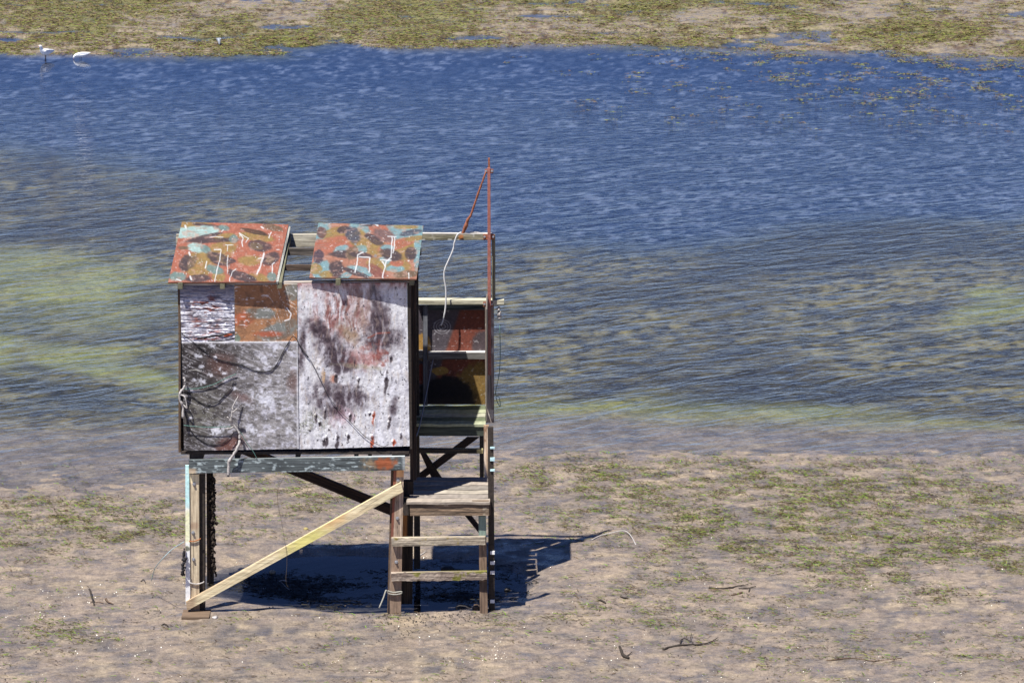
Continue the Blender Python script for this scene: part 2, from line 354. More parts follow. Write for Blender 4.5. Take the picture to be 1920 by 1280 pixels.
def p_bl(px, py):
    t = sst(345, 520, px+.25*(py-740))
    b = np.ones(px.shape+(3,))*np.array((50, 46, 46.)); b = mixc(b, (146, 143, 144), t)
    n = fbm(px*.12, py*.16, 1, 5, 41); n2 = fbm(px*.5, py*.5, 1, 3, 42)
    b = mixc(b, (112, 110, 100), ell(px, py, z3(260, 740), (40, 50), 0, .7, 6)*.75)
    b = mixc(b, (198, 198, 210), sst(.50, .66, n)*t*.9); b = mixc(b, (92, 88, 86), sst(.52, .64, fbm(px*.09, py*.12, 1, 5, 46))*.55)
    sx = fbm(px*.05+py*.03, py*.4-px*.15, 1, 4, 43); b = mixc(b, (182, 180, 186), sst(.55, .68, sx)*.55)
    b = mixc(b, (52, 48, 50), sst(.55, .72, fbm(px*.1, py*.25, 1, 4, 44))*(1-t*.6)*.75)
    b = mixc(b, (96, 66, 60), ell(px, py, z3(400, 360), (30, 24), 0, .7, 7)*.6)
    b = mixc(b, (108, 68, 60), ell(px, py, z3(470, 990), (30, 14), -20, .6, 7)*.8); b = mixc(b, (112, 90, 86), ell(px, py, z3(980, 500), (12, 22), 0, .8, 7)*.8)
    b = mixc(b, (105, 82, 80), ell(px, py, z3(560, 610), (24, 8), 20, .8, 7)*.7)
    for cx, cy, r in ((220, 285, 28), (330, 205, 30), (395, 385, 20), (430, 425, 20), (320, 435, 22), (190, 480, 22), (245, 495, 36), (450, 480, 20), (740, 300, 32), (760, 340, 22), (170, 565, 22), (510, 545, 22), (350, 300, 22), (840, 225, 36), (950, 885, 32), (650, 880, 45), (370, 885, 60), (700, 390, 14), (165, 780, 20), (250, 370, 22), (760, 630, 90)):
        b = mixc(b, (214, 216, 226), ell(px, py, z3(cx, cy), (r/4.6, r/6.5), (cx*7) % 60-20, .8, int(cx), 1.0, .3)*.85)
    b = mixc(b, (190, 188, 180), linemask(px, py, [z3(150, 400), z3(200, 395), z3(245, 410)], 1.1, 2)*.7)
    b = mixc(b, (206, 206, 214), sst(.73, .77, n2)*.7)
    b = mixc(b, (200, 200, 205), (1-sst(641.5, 646, py))*.9); b = mixc(b, (205, 205, 210), sst(555, 558, px)*.7)
    return b
def p_r(px, py):
    b = np.ones(px.shape+(3,))*np.array((208, 208, 212.))
    wx = px+14*(fbm(px, py, .05, 4, 50)-.5); vs = fbm(wx*.16, py*.03, 1, 5, 51); n = fbm(px*.1, py*.1, 1, 5, 52)
    b = mixc(b, (164, 163, 174), sst(.42, .7, vs)*.45)
    b = mixc(b, (124, 76, 72), ell(px, py, z4(310, 240), (56, 50), 0, .9, 8, .5)*sst(.3, .6, fbm(wx*.22, py*.035, 1, 5, 53))*.9)
    b = mixc(b, (132, 72, 66), (1-sst(536, 562, py+px*.02))*(.45+.5*sst(.4, .6, vs)))
    b = mixc(b, (138, 112, 104), ell(px, py, z4(440, 200), (34, 50), 0, .9, 9, .5)*.8*sst(.3, .6, vs))
    b = mixc(b, (92, 80, 88), ell(px, py, z4(580, 290), (20, 36), 0, .5, 10, .5)*(.6+.4*sst(.3, .6, vs)))
    b = mixc(b, (84, 78, 84), ell(px, py, z4(530, 110), (6, 28), 0, .5, 10, .3)*.8)
    b = mixc(b, (142, 118, 92), ell(px, py, z4(370, 380), (26, 12), 40, .8, 11, .5)*.75)
    for c, r, a in (((270, 490), (36, 17), 42), ((170, 350), (20, 12), 30), ((350, 560), (26, 12), 15), ((590, 420), (26, 19), 0), ((575, 300), (14, 30), 0), ((260, 800), (30, 22), 20), ((400, 790), (26, 13), 20), ((300, 590), (18, 8), 30), ((290, 880), (12, 9), 0), ((670, 860), (6, 14), 10), ((60, 470), (6, 34), 5)):
        m = ell(px, py, z4(*c), (r[0]*1.3, r[1]*1.4), a, .9, int(c[0]), .6, .09)
        b = mixc(b, (64, 52, 60), m*(.78+.22*sst(.36, .56, fbm(px*.25, py*.25, 1, 5, 54))))
    b = mixc(b, (124, 70, 64), ell(px, py, z4(560, 500), (24, 20), 40, .7, 12, .7)*.8*sst(.4, .55, n))
    b = mixc(b, (128, 70, 62), linemask(px, py, [z4(500, 400), z4(560, 370), z4(640, 365)], 2.0, 4)*.8)
    b = mixc(b, (156, 92, 86), ell(px, py, z4(480, 540), (36, 18), 0, .8, 12, .7)*.6)
    b = mixc(b, (150, 144, 120), ell(px, py, z4(430, 590), (40, 5), 5, .8, 13, .7)*.6)
    b = mixc(b, (185, 150, 110), ell(px, py, z4(200, 650), (3.5, 14), 0, .5, 13, .4)*.8); b = mixc(b, (166, 98, 72), ell(px, py, z4(270, 670), (7, 9), 0, .6, 13, .5)*.8)
    b = mixc(b, (134, 136, 124), ell(px, py, z4(130, 960), (28, 22), 0, .9, 14, .8)*.85*sst(.4, .6, fbm(px*.5, py*.5, 1, 3, 55)))
    b = mixc(b, (165, 130, 140), ell(px, py, z4(330, 930), (22, 16), 0, .8, 14, .8)*.6)
    b = mixc(b, (176, 158, 140), sst(.6, .72, fbm(wx*.3, py*.04, 1, 5, 57))*.3)
    b = mixc(b, (52, 48, 56), sst(.73, .76, fbm(px*.3, py*.22, 1, 4, 58))*.8)
    b = mixc(b, (232, 233, 242), sst(.5, .75, fbm(wx*.15, py*.05, 1, 6, 59))*.5)
    for (x, y, w, h) in PEELS: 
        red = (x in (527, 668, 535))
        b = mixc(b, (172, 72, 44) if red else (70, 62, 66), ell(px, py, z4(x, y+10), (w/5.4+.4, h/5.6), 6, .5, int(x), 1.1)*.9)
    return b
PEELS = [(152, 930, 14, 40), (175, 968, 10, 20), (215, 900, 10, 60), (205, 1095, 10, 60), (222, 1080, 10, 50), (293, 1090, 16, 70), (366, 1065, 12, 46), (380, 925, 10, 34), (510, 905, 14, 18), (535, 930, 14, 60), (527, 1080, 20, 70), (645, 945, 16, 46), (638, 975, 12, 40), (668, 1105, 16, 44), (720, 1045, 10, 30), (436, 690, 16, 50), (286, 660, 14, 40), (650, 540, 12, 50), (620, 690, 14, 110), (290, 880, 12, 44)]
def r_r(px, py):
    d = .004*(fbm(px*.2, py*.12, 1, 4, 52)-.5)
    for (x, y, w, h) in PEELS:
        c = z4(x-4, y-h*.35); d = d+.008*ell(px, py, c, (w/5.5, h/14), 0, .5, 3, .3)
    return d
def flat(c, seed=1, v=.25):
    return lambda px, py: np.ones(px.shape+(3,))*np.array(c, float)*(1-v+2*v*fbm(px, py, .15, 4, seed))[..., None]
board('wall_sheet', [(337, 536), (439, 536), (440, 643), (341, 646)], .0, .012, p_tl, hut, M_PAINT, KF, .8, r_tl, label='small white sheet torn into splinters', warp=.003)
board('wall_sheet', [(439.5, 535), (557, 533), (557.5, 641), (440.5, 643)], .002, .012, p_tm, hut, M_PAINT, KF, .8, label='small orange brown sheet with grey patches')
board('wall_sheet', [(341, 641.5), (558, 640), (560.5, 841), (345, 845)], -.012, .012, p_bl, hut, M_PAINT, KF, .8, label='dark grey mottled sheet with white spots', warp=.004)
board('wall_sheet', [(557.8, 531.5), (763, 530), (768, 836), (560.8, 842)], -.003, .012, p_r, hut, M_PAINT, KF, .8, r_r, label='tall white sheet with rust red and purple grey peeling patches', warp=.004)
board('top_plate', [(333, 531.5), (775, 526.5), (775, 531), (333, 536.5)], .012, .07, woodpaint((205, 200, 190), (160, 150, 140), 0, 60), hut, M_WOODX, KF)
# framing and side walls
slab('corner_stud', qrect(334.5, 532, 339, 848), .013, .07, M_BROWN, hut)
slab('corner_stud', [(763.5, 531), (770, 531), (773, 842), (768.5, 842)], .0, .07, M_DARKW, hut)
def world_box(name, lo, hi, mat, parent, bevel=.003, col=None):
    bm = bmesh.new(); boxmesh(bm, lo, hi); return finish(name, bm, mat, parent, None, bevel, col=col)
zf = W(550, 846, 0).z; xl = W(338, 846, 0).x; xr = W(768, 846, 0).x; zt = W(550, 532, 0).z
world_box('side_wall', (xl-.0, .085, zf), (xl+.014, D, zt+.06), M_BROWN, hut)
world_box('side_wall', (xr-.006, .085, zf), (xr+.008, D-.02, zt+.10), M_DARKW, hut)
world_box('added_rear_wall', (xl+.016, D-.02, zf), (xr+.0, D-.006, zf+.75), M_DARKW, hut)  # unseen low wall, added to cast shadow
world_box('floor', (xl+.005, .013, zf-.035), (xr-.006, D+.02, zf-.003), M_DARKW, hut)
slab('rear_post', [(777, 470), (784, 470), (788, 1066), (776, 1066)], D-.07, .07, M_DARKW, hut)
slab('rear_post', [(352, 470), (360, 470), (366, 900), (358, 900)], D-.09, .07, M_DARKW, hut)
# the dark corner post that runs from the ground past the wall edge up to the roof
board('corner_post', [(766, 530), (780, 530), (781, 900), (769, 900)], .22, .08, woodpaint((72, 58, 50), (44, 38, 36), 90, 61), hut, M_WOODZ, KF)
board('corner_post', [(756, 902), (775, 902), (773, 1132), (752, 1132)], .24, .08, woodpaint((70, 58, 48), (40, 34, 30), 90, 62, extra=lambda px, py, b: mixc(b, (170, 118, 70), (1-sst(1003, 1007, py))*sst(958, 962, py)*(1-sst(762, 765, px)))), hut, M_WOODZ, KF)  # orange patch is sunlight on the post, painted in
# floor joists and the long front beam
for x0, x1, y1 in ((355, 381, 861), (440, 450, 860), (554, 563, 858), (664, 672, 857), (690, 697, 856), (735, 768, 855)):
    slab('joist', qrect(x0, 848.5, x1, y1), .02, D-.1, M_DARKW, hut)
def bx(px, py, b):
    b = mixc(b, (158, 88, 56), ell(px, py, (722, 868), (24, 12), 0, .5, 3, .5)*.95); b = mixc(b, (150, 128, 100), ell(px, py, (690, 870), (14, 11), 0, .6, 4, .6)*.8)
    b = mixc(b, (182, 196, 198), sst(.56, .72, fbm(px*.1, py*.3, 1, 6, 66))*(1-ell(px, py, (722, 868), (24, 14), 0, .5, 3))*.85)
    b = mixc(b, (205, 180, 150), (1-sst(364, 372, px))*sst(876, 880, py)*.8)
    return mixc(b, (190, 195, 196), sst(752, 757, px)*.6)
board('front_beam', [(354, 862.5), (759, 855.5), (759, 881), (354, 887)], -.045, .045, woodpaint((96, 104, 106), (70, 76, 78), 0, 65, extra=bx), hut, M_WOODX, KF)
slab('rear_joist_beam', [(352, 816), (776, 811), (776, 828), (352, 833)], D-.05, .05, M_BROWN, hut)

# ---- legs and braces
def bolt(parent, px, py, Y, r=.013):
    c = W(px, py, Y); bm = bmesh.new()
    bmesh.ops.create_cone(bm, segments=8, radius1=r*1.5, radius2=r*1.5, depth=.004, cap_ends=True, matrix=Matrix.Translation(c) @ Matrix.Rotation(math.pi/2, 4, 'X'))
    bmesh.ops.create_cone(bm, segments=6, radius1=r, radius2=r*.8, depth=.016, cap_ends=True, matrix=Matrix.Translation(c-Vector((0, .009, 0))) @ Matrix.Rotation(math.pi/2, 4, 'X'))
    return finish('bolt', bm, M_BOLT, parent)
def legx(px, py, b):
    b = mixc(b, (232, 196, 160), (1-sst(903, 906, py-.1*(px-355)))); b = mixc(b, (140, 112, 92), ell(px, py, (365, 985), (10, 8), 0, .5, 3)*.5)
    return mixc(b, (96, 80, 66), sst(1128, 1140, py)*.7)
leg = board('leg', [(355, 889), (373, 889), (374, 1152), (357, 1152)], .0, .05, woodpaint((184, 170, 144), (154, 138, 116), 90, 70, extra=legx), hut, M_WOODZ, KF*.8, label='tan timber leg at the left front corner')
for p in ((364, 907), (362, 998), (363, 1048)): bolt(leg, *p, -.004)
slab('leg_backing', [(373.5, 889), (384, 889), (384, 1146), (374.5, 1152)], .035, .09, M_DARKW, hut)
def wstrip(px, py):
    b = np.ones(px.shape+(3,))*np.array((150, 184, 182.)); b = mixc(b, (222, 224, 150), sst(945, 965, py)); b = mixc(b, (250, 250, 245), sst(1010, 1035, py))
    b = mixc(b, (90, 90, 80), ell(px, py, (350, 1028), (8, 6), 0, .4, 3)); return b*(.9+.15*fbm(px, py, .2, 3, 3))[..., None]
board('leg_strip', [(347.5, 872), (354.5, 872), (356.5, 1120), (348, 1134)], -.014, .02, wstrip, hut, M_PAINT, .5, label='narrow strip painted pale blue, yellow and white')
board('leg', [(387, 868), (398, 868), (400, 1092), (388, 1092)], D-.1, .1, woodpaint((84, 66, 50), (40, 34, 30), 90, 71), hut, M_WOODZ, KF, label='dark rotting leg at the left rear corner')
slab('leg', [(376, 868), (384, 868), (385, 1075), (378, 1075)], D-.2, .06, M_DARKW, hut)
# mussel crust on the rear leg and weed wrapped on the strip
def crust(name, centers, mat, parent, n, spread, r0, seed):
    rr = random.Random(seed); bm = bmesh.new()
    for k in range(n):
        a, b = rr.choice(centers); t = rr.random(); c = a.lerp(b, t)+Vector([rr.gauss(0, s) for s in spread])
        ret = bmesh.ops.create_icosphere(bm, subdivisions=1, radius=rr.uniform(.5, 1.3)*r0, matrix=Matrix.Translation(c) @ Matrix.Diagonal((rr.uniform(.6, 1.2), 1, rr.uniform(.7, 1.8), 1)))
        for v in ret['verts']: v.co += Vector([rr.uniform(-1, 1)*r0*.25 for _ in range(3)])
    return finish(name, bm, mat, parent)
crust('mussel_crust', [(W(398, 890, D-.11), W(400, 1075, D-.11))], M_CRUST, hut, 300, (.016, .015, .02), .015, 4)
crust('weed_wrap', [(W(345, 1030, -.03), W(343, 1075, -.03))], plain('dried_weed', (40, 38, 42), .9, 80, .4), hut, 70, (.008, .02, .02), .012, 5)
# the scribe: a wood paint running along the long front brace
def brx(px, py, b):
    b = mixc(b, (196, 190, 108), ell(px, py, (575, 1012), (48, 26), -30, .7, 3)*.75); b = mixc(b, (206, 164, 110), ell(px, py, (625, 972), (30, 16), -30, .7, 4)*.6)
    return mixc(b, (132, 108, 88), (1-sst(360, 372, px))*.6)
board('front_brace', [(348.5, 1128), (752, 904), (756, 921.5), (351, 1144)], -.05, .045, woodpaint((206, 194, 160), (182, 166, 134), -29, 72, extra=brx), hut, M_WOODX, KF*.8)
board('rear_brace', [(452, 832), (732, 946), (732, 966), (452, 850)], D-.01, .045, woodpaint((66, 48, 38), (42, 32, 28), 22, 73), hut, M_WOODX, KF)
def rlx(px, py, b):
    b = mixc(b, (220, 160, 112), (1-sst(893, 895, py))); b = mixc(b, (112, 66, 52), (1-sst(736, 739, px+(py-1000)*.05))*(1-sst(1005, 1008, py))*.9)
    b = mixc(b, (120, 100, 84), sst(1000, 1060, py)*.75); return mixc(b, (92, 84, 80), (1-sst(731, 734, px+(py-1060)*.04))*sst(1008, 1010, py)*.8)
leg2 = board('leg', [(738, 882), (757, 881), (751.5, 1153), (727, 1153)], .0, .06, woodpaint((170, 152, 134), (138, 120, 104), 90, 74, extra=rlx), hut, M_WOODZ, KF*.8, label='tan timber leg at the foot of the steps')
for p in ((746.5, 900), (745, 971), (743, 1053)): bolt(leg2, *p, -.004)
slab('leg_backing', [(733, 882), (738, 882), (731, 1150), (726, 1150)], .03, .08, M_BROWN, hut)
# ---- steps and landing
stepp = woodpaint((168, 158, 140), (124, 114, 100), 0, 76, (126, 112, 62), .58)
board('step', [(734, 1008.5), (910, 1006), (910, 1021), (735, 1024)], -.05, .05, stepp, hut, M_WOODX, KF*.8, relief=lambda px, py: .004*(fbm(px, py, .2, 3, 8)-.5), fray=.01)
board('step', [(733, 1074), (913, 1071), (913, 1086), (734, 1089)], -.05, .05, woodpaint((166, 152, 138), (118, 104, 94), 0, 77, (110, 108, 50), .55), hut, M_WOODX, KF, relief=lambda px, py: .008*(fbm(px, py, .2, 3, 8)-.5), fray=.025)
zl = W(842, 939, -.06).z
def rsx(px, py, b):
    b = mixc(b, (112, 128, 118), 1-sst(1003, 1007, py)); return mixc(b, (58, 50, 46), sst(1088, 1091, py)*(1-sst(1106, 1112, py))*.6)  # dark band below the lower step is its shadow, painted on the leg
board('leg', [(897, 967), (911, 967), (914.5, 1153), (900, 1153)], -.0, .05, woodpaint((124, 104, 86), (92, 76, 64), 90, 78, extra=rsx), hut, M_WOODZ, KF*.8, label='brown and faded green leg right of the steps')
board('landing_fascia', [(768, 940.5), (917, 939), (917, 966), (769, 966.5)], -.06, .045, woodpaint((128, 108, 88), (86, 74, 62), 0, 79, (150, 138, 120), .6), hut, M_WOODX, KF*.8, relief=lambda px, py: .006*(fbm(px*.5, py, .2, 3, 8)-.5))
slab('landing_side', [(911, 940.5), (920, 940.5), (920, 965), (911, 965)], -.013, .86, M_BROWN, hut)
slab('landing_side', [(756, 941), (767, 941), (767, 966), (756, 966)], -.01, .82, M_DARKW, hut)
def deck(name, x0, x1, y0, n, w, gap, z, th, cols, parent, seed):
    """a deck of separate slats kept as one part"""
    rr = random.Random(seed); V = []; Fc = []; CC = []
    for k in range(n):
        ya = y0+k*(w+gap); e0 = rr.uniform(-.02, .02); e1 = rr.uniform(-.025, .02); dz = rr.uniform(-.007, .007); c = lin(cols[k % len(cols)])/1.3
        m = 30
        for i in range(m+1):
            x = (x0+e0)+(x1+e1-x0-e0)*i/m
            for (yy, zz) in ((ya, z-th), (ya, z-.004), (ya+.004, z), (ya+w-.004, z), (ya+w, z-.004), (ya+w, z-th)):
                V.append((x, yy, zz+dz+.003*math.sin(i*.4+k))); CC.append([*(c*(.8+.4*rr.random())), 1])
        b = len(V)-6*(m+1)
        for i in range(m):
            for j in range(6): Fc.append([b+i*6+j, b+i*6+(j+1) % 6, b+(i+1)*6+(j+1) % 6, b+(i+1)*6+j])
        Fc.append([b+j for j in range(6)][::-1]); Fc.append([b+m*6+j for j in range(6)])
    me = bpy.data.meshes.new(name); me.from_pydata(V, [], Fc); me.update()
    at = me.color_attributes.new('Col', 'FLOAT_COLOR', 'POINT'); at.data.foreach_set('color', np.array(CC).ravel())
    return link(name, me, M_WOODX, parent)
deck('landing_deck', W(764, 939, -.06).x, W(918.5, 939, -.06).x, -.075, 6, .130, .030, zl, .03, [(174, 162, 148), (158, 148, 138), (182, 172, 156), (148, 140, 130)], hut, 3)
# ---- lookout booth behind the landing
zb = W(845, 795, .90).z
bx0 = W(778, 795, .90).x; bx1 = W(909, 795, .90).x
deck('booth_floor', bx0, bx1, .90, 5, .135, .028, zb, .03, [(172, 176, 146), (110, 118, 92), (182, 182, 160)], hut, 5)
board('booth_fascia', [(783, 798.5), (907, 798.5), (907, 817), (783, 817)], .915, .04, woodpaint((84, 92, 80), (60, 66, 60), 0, 80), hut, M_WOODX, KF)
def p_booth(px, py):
    b = np.ones(px.shape+(3,))*np.array((112, 62, 50.))
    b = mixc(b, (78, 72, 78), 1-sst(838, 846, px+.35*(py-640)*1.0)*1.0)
    b = mixc(b, (72, 62, 66), ell(px, py, (908, 645), (24, 26), -20, .2, 4, .1))
    b = mixc(b, (122, 98, 54), ell(px, py, (896, 725), (42, 46), 0, .15, 5, .2)); b = mixc(b, (158, 122, 66), ell(px, py, (790, 650), (18, 28), 0, .15, 5, .2))
    b = mixc(b, (150, 120, 64), ell(px, py, (826, 695), (16, 8), 0, .15, 5, .2))
    b = mixc(b, (120, 58, 46), ell(px, py, (790, 700), (10, 20), 0, .15, 5, .2))
    b = mixc(b, (206, 206, 210), sst(.72, .77, fbm(px*.2+py*.1, py*.3, 1, 4, 81))*.5)
    b = mixc(b, (30, 27, 30), ell(px, py, (836, 752), (56, 50), 0, .15, 6, .15))  # dark arch: the hut's shadow painted in together with dark camouflage
    for k in range(3):
        r = np.hypot((px-829)/1.2, py-612); b = mixc(b, (190, 190, 196), (1-sst(.4, .9, abs(r-5-k*4)))*.55)
    return b*(.85+.3*fbm(px, py, .3, 3, 82))[..., None]
board('booth_wall', [(781, 572), (911, 572), (911, 758), (781, 758)], DB+.1, .014, p_booth, hut, M_PAINT, .85, 1, label='inside of the booth wall painted rust red, black and ochre with a painted arch of shadow')
board('booth_stud', [(793, 573), (801.5, 573), (801.5, 760), (793, 760)], DB+.045, .045, woodpaint((110, 112, 118), (84, 86, 92), 90, 83), hut, M_WOODZ, KF)
board('booth_rail', [(803, 660.5), (909.5, 659.5), (909.5, 673), (803, 674)], DB+.035, .06, woodpaint((124, 122, 120), (98, 96, 94), 0, 84, extra=lambda px, py, b: mixc(b, (210, 208, 204), 1-sst(660.5, 662.5, py))), hut, M_WOODX, KF)  # pale line along the top is painted sunlight
board('booth_rail', [(781, 658), (792.5, 658), (792.5, 672), (781, 672)], DB+.035, .06, woodpaint((124, 122, 120), (98, 96, 94), 0, 84), hut, M_WOODX, KF)
board('top_rail', [(781, 562.5), (945, 563), (945, 570.5), (781, 571)], DB+.0, .11, woodpaint((196, 192, 170), (150, 146, 124), 0, 85), hut, M_WOODX, KF)
board('booth_header', [(803, 571.8), (908.5, 571.8), (908.5, 581), (803, 581)], DB+.03, .04, woodpaint((84, 92, 90), (60, 66, 66), 0, 86), hut, M_WOODX, KF)
board('booth_post', [(909.5, 571.5), (926, 571.5), (926.5, 792), (910, 792)], DB+.0, .05, woodpaint((162, 150, 142), (118, 106, 100), 90, 87, (196, 190, 184), .6), hut, M_WOODZ, KF)
board('booth_post', [(922, 441), (928.5, 441), (929, 571), (922.5, 571)], DB+.025, .05, woodpaint((132, 128, 106), (96, 92, 76), 90, 88), hut, M_WOODZ, KF)
slab('booth_shadow_board', [(910.8, 580), (913.5, 580), (913.5, 790), (910.8, 790)], .95, .74, M_WOODZ, hut, .001, (110, 104, 96))  # side board shaped and placed to fill the booth's shadow on the sand
# dark splintered end of the rail on the right
crust('splintered_end', [(W(935, 577, DB+.03), W(936, 596, DB+.03))], M_TWIG, hut, 18, (.012, .01, .006), .016, 9)
board('booth_leg', [(907, 798), (916.5, 798), (917, 900), (908, 905)], .86, .045, woodpaint((212, 192, 170), (176, 152, 128), 90, 89, (150, 120, 96), .6), hut, M_WOODZ, KF, label='pale timber post under the booth')
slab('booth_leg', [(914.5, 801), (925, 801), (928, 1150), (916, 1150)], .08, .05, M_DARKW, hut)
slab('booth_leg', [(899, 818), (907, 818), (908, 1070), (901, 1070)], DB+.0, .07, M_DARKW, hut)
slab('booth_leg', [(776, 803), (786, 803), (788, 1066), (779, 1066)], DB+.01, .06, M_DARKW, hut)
# rung ends past the dark post, sun and gap light put into their colour
for y, c in ((838, 0), (858, 1), (880, 0), (1033, 2), (1052, 2), (1070, 2), (1124, 2)):
    board('rung', [(919, y), (927.5, y-.4), (927.5, y+(6 if c else 3.2)), (919, y+(6 if c else 3.2))], .066, .014, flat((170, 200, 206) if c < 2 else (232, 226, 206), 4, .15), hut, M_PAINT, .7)
board('booth_brace', [(786, 888), (876, 820), (898, 820), (786, 903)], DB+.02, .04, woodpaint((58, 46, 40), (40, 32, 30), -36, 90), hut, M_WOODX, KF)
board('booth_brace', [(786, 845), (800, 852), (832, 902), (812, 902)], DB-.03, .04, woodpaint((52, 42, 36), (36, 30, 28), 50, 91), hut, M_WOODX, KF)
board('booth_brace', [(868, 962), (880, 962), (902, 990), (902, 1004)], DB-.03, .04, woodpaint((58, 46, 40), (40, 32, 30), 50, 91), hut, M_WOODX, KF)
board('booth_crossbar', [(786, 841), (905.5, 842), (905.5, 850), (786, 849.5)], .92, .05, woodpaint((74, 64, 52), (50, 44, 38), 0, 92, extra=lambda px, py, b: mixc(b, (190, 180, 130), sst(892, 896, px)*.9)), hut, M_WOODX, KF)
# ---- steel mast with brackets and the rusty stay
mast = slab('mast', [(914, 315), (919.5, 315), (921, 703), (914.5, 703)], DB-.075, .04, M_RUST, hut, .002)
slab('mast_tip', [(915, 296.5), (918.5, 296.5), (919, 315), (915, 315)], DB-.065, .02, M_RUST2, mast, .002)
for x0, y0, x1, y1 in ((909, 317, 925, 325), (906, 439, 927, 449), (906, 565.5, 924, 575)):
    bm = bmesh.new(); Yb = DB-.034 if y0 != 317 else DB-.06
    a = W(x0, y1, Yb); b = W(x1, y0, Yb); boxmesh(bm, (a.x, Yb-.006, a.z), (b.x, Yb+.004, b.z))
    br = finish('bracket', bm, M_RUST2, mast, None, .0015)
    for xx in (x0+2.5, x1-2.5): bolt(br, xx, (y0+y1)/2, Yb-.008, .009)
ch = [W(911, 322, DB-.08), W(905, 340, DB-.08), W(897, 362, DB-.07), W(889, 385, DB-.06), W(883, 403, DB-.05), W(877, 412, DB-.04), W(873, 425, DB-.03), W(867, 439, DB-.01)]
tubes('stay', [(ch, [.010, .012, .011, .012, .011, .017, .021, .017])], M_RUST2, hut, seg=6, jit=.0015, seed=3)

# ================================================================ cords, ropes and branches on the hut
def thing_tube(name, paths, rad, mat, label, cat, Y=-.02, jit=.0, seg=6, group=None, seed=1):
    ch = [([W(*p, Y if len(p) == 2 else None) if len(p) == 2 else W(p[0], p[1], p[2]) for p in pts], r) for pts, r in paths]
    o = ch[0][0][0]; ob = tubes(name, ch, mat, None, o, seg, jit, seed)
    return tag(ob, label, cat, group)
def z5(x, y): return 750+x/3.557, 540+y/3.557
def z6(x, y): return 320+x/3.765, 840+y/3.765
def rope(name, pts, r, mat, label, cat, Y, jit=0, group=None, seed=1):
    P = [W(p[0], p[1], Y if len(p) == 2 else p[2]) for p in pts]
    return tag(tubes(name, [(P, r)], mat, None, P[0], 6, jit, seed), label, cat, group)
rope('rope', [z2(*p) for p in ((1465, 172), (1430, 190), (1405, 250), (1388, 330), (1350, 420), (1316, 500), (1309, 580), (1325, 690), (1321, 850), (1300, 960), (1280, 1008))], .009, M_ROPEW, 'white rope hanging from the foot of the rusty stay down into the booth', 'rope', DB-.06)
rope('cable', [(*z5(222, 475), DB-.02), (*z5(196, 600), 1.1), (*z5(165, 760), .85), (*z5(130, 920), .6), (*z5(95, 1040), .45), (*z5(85, 1150), .4), (*z5(84, 1235), .38)], .006, plain('grey_cable', (120, 126, 140), .5, 90, .2), 'thin grey blue cable running from the booth rail down beside the dark corner post', 'cable', 0)
rope('cord', [z3(*p) for p in ((90, 110), (200, 190), (300, 270), (400, 320), (560, 355), (680, 405), (790, 405), (850, 350), (900, 250), (960, 150), (985, 130), (1015, 165), (1045, 225), (1100, 300))], .0042, M_ROPEB, 'long black cord sagging across the top of the dark grey wall sheet', 'cord', -.019, .001, 'black cords tacked on the front wall')
rope('cord', [z3(*p) for p in ((105, 560), (160, 600), (250, 665), (300, 680), (380, 650), (440, 590), (490, 540), (497, 505), (522, 493))], .0042, M_ROPEB, 'black cord looping across the middle of the dark grey wall sheet', 'cord', -.019, .001, 'black cords tacked on the front wall')
rope('cord', [z3(*p) for p in ((110, 700), (130, 800), (160, 880), (220, 945), (300, 990), (390, 990), (460, 950), (505, 895))], .0042, M_ROPEB, 'lowest black cord, looping left of the bleached branch', 'cord', -.019, .001, 'black cords tacked on the front wall')
rope('twine', [z3(*p) for p in ((110, 550), (220, 545), (340, 515), (430, 470), (525, 430))], .0035, M_ROPEG, 'short green twine slanting over the dark wall sheet', 'twine', -.025, 0)
rope('twine', [z3(*p) for p in ((105, 840), (200, 850), (350, 856), (490, 853), (560, 900), (610, 980), (660, 1050), (690, 1105))], .0035, M_ROPEG, 'green twine passing behind the bleached branch down to the front beam', 'twine', -.05, 0)
rope('twine', [(538, 885, -.05), (520, 925, -.06), (530, 990, -.06), (538, 1045, -.06), (536, 1088, -.05), (541, 1101, -.04)], .0018, plain('brown_line', (92, 80, 62), .8, 90, .2), 'loose fishing line dangling below the front beam over the long brace', 'fishing line', 0)
rope('twine', [z4(*p) for p in ((30, 430), (120, 560), (190, 700), (260, 830), (380, 960), (480, 1060), (590, 1125), (635, 1110))], .003, plain('dark_line', (64, 62, 66), .8, 90, .2), 'fine dark line drooping across the white wall sheet', 'fishing line', -.02)
rope('twine', [(937, 610), (938, 660), (936, 700), (929, 738), (936, 745), (938, 762), (932, 752), (930, 744)], .004, M_ROPEG, 'tangled green line hanging off the right edge of the booth', 'fishing line', DB+.0)
rope('twine', [(345, 1015, -.02), (322, 1030, .0), (302, 1050, .0), (290, 1066, .3), (284, 1088, .55)], .004, plain('pale_line', (150, 175, 180), .8, 90, .2), 'pale line running from the left leg strip down to the sand', 'fishing line', 0)
def branch(name, chains, mat, label, Y):
    ch = [([W(*z3(x, y), Y+dy) for x, y, dy in pts], r) for pts, r in chains]
    return tag(tubes(name, ch, mat, None, ch[0][0][0], 6, .003, 4), label, 'branch')
branch('driftwood_branch', [([(455, 772, -.05), (478, 806, -.04), (512, 850, -.03), (546, 900, -.03), (552, 960, -.04), (530, 1030, -.06), (492, 1090, -.07), (466, 1140, -.07), (463, 1250, -.07)], (.008, .019)), ([(484, 812, -.04), (492, 740, -.05), (500, 680, -.04), (540, 608, -.03)], (.012, .005)), ([(496, 738, -.05), (532, 706, -.07)], (.008, .006)), ([(505, 850, -.03), (470, 862, -.05), (435, 868, -.06)], (.007, .004))], M_TWIG, 'bleached forked branch hanging over the lower left wall sheet and front beam', -.03)
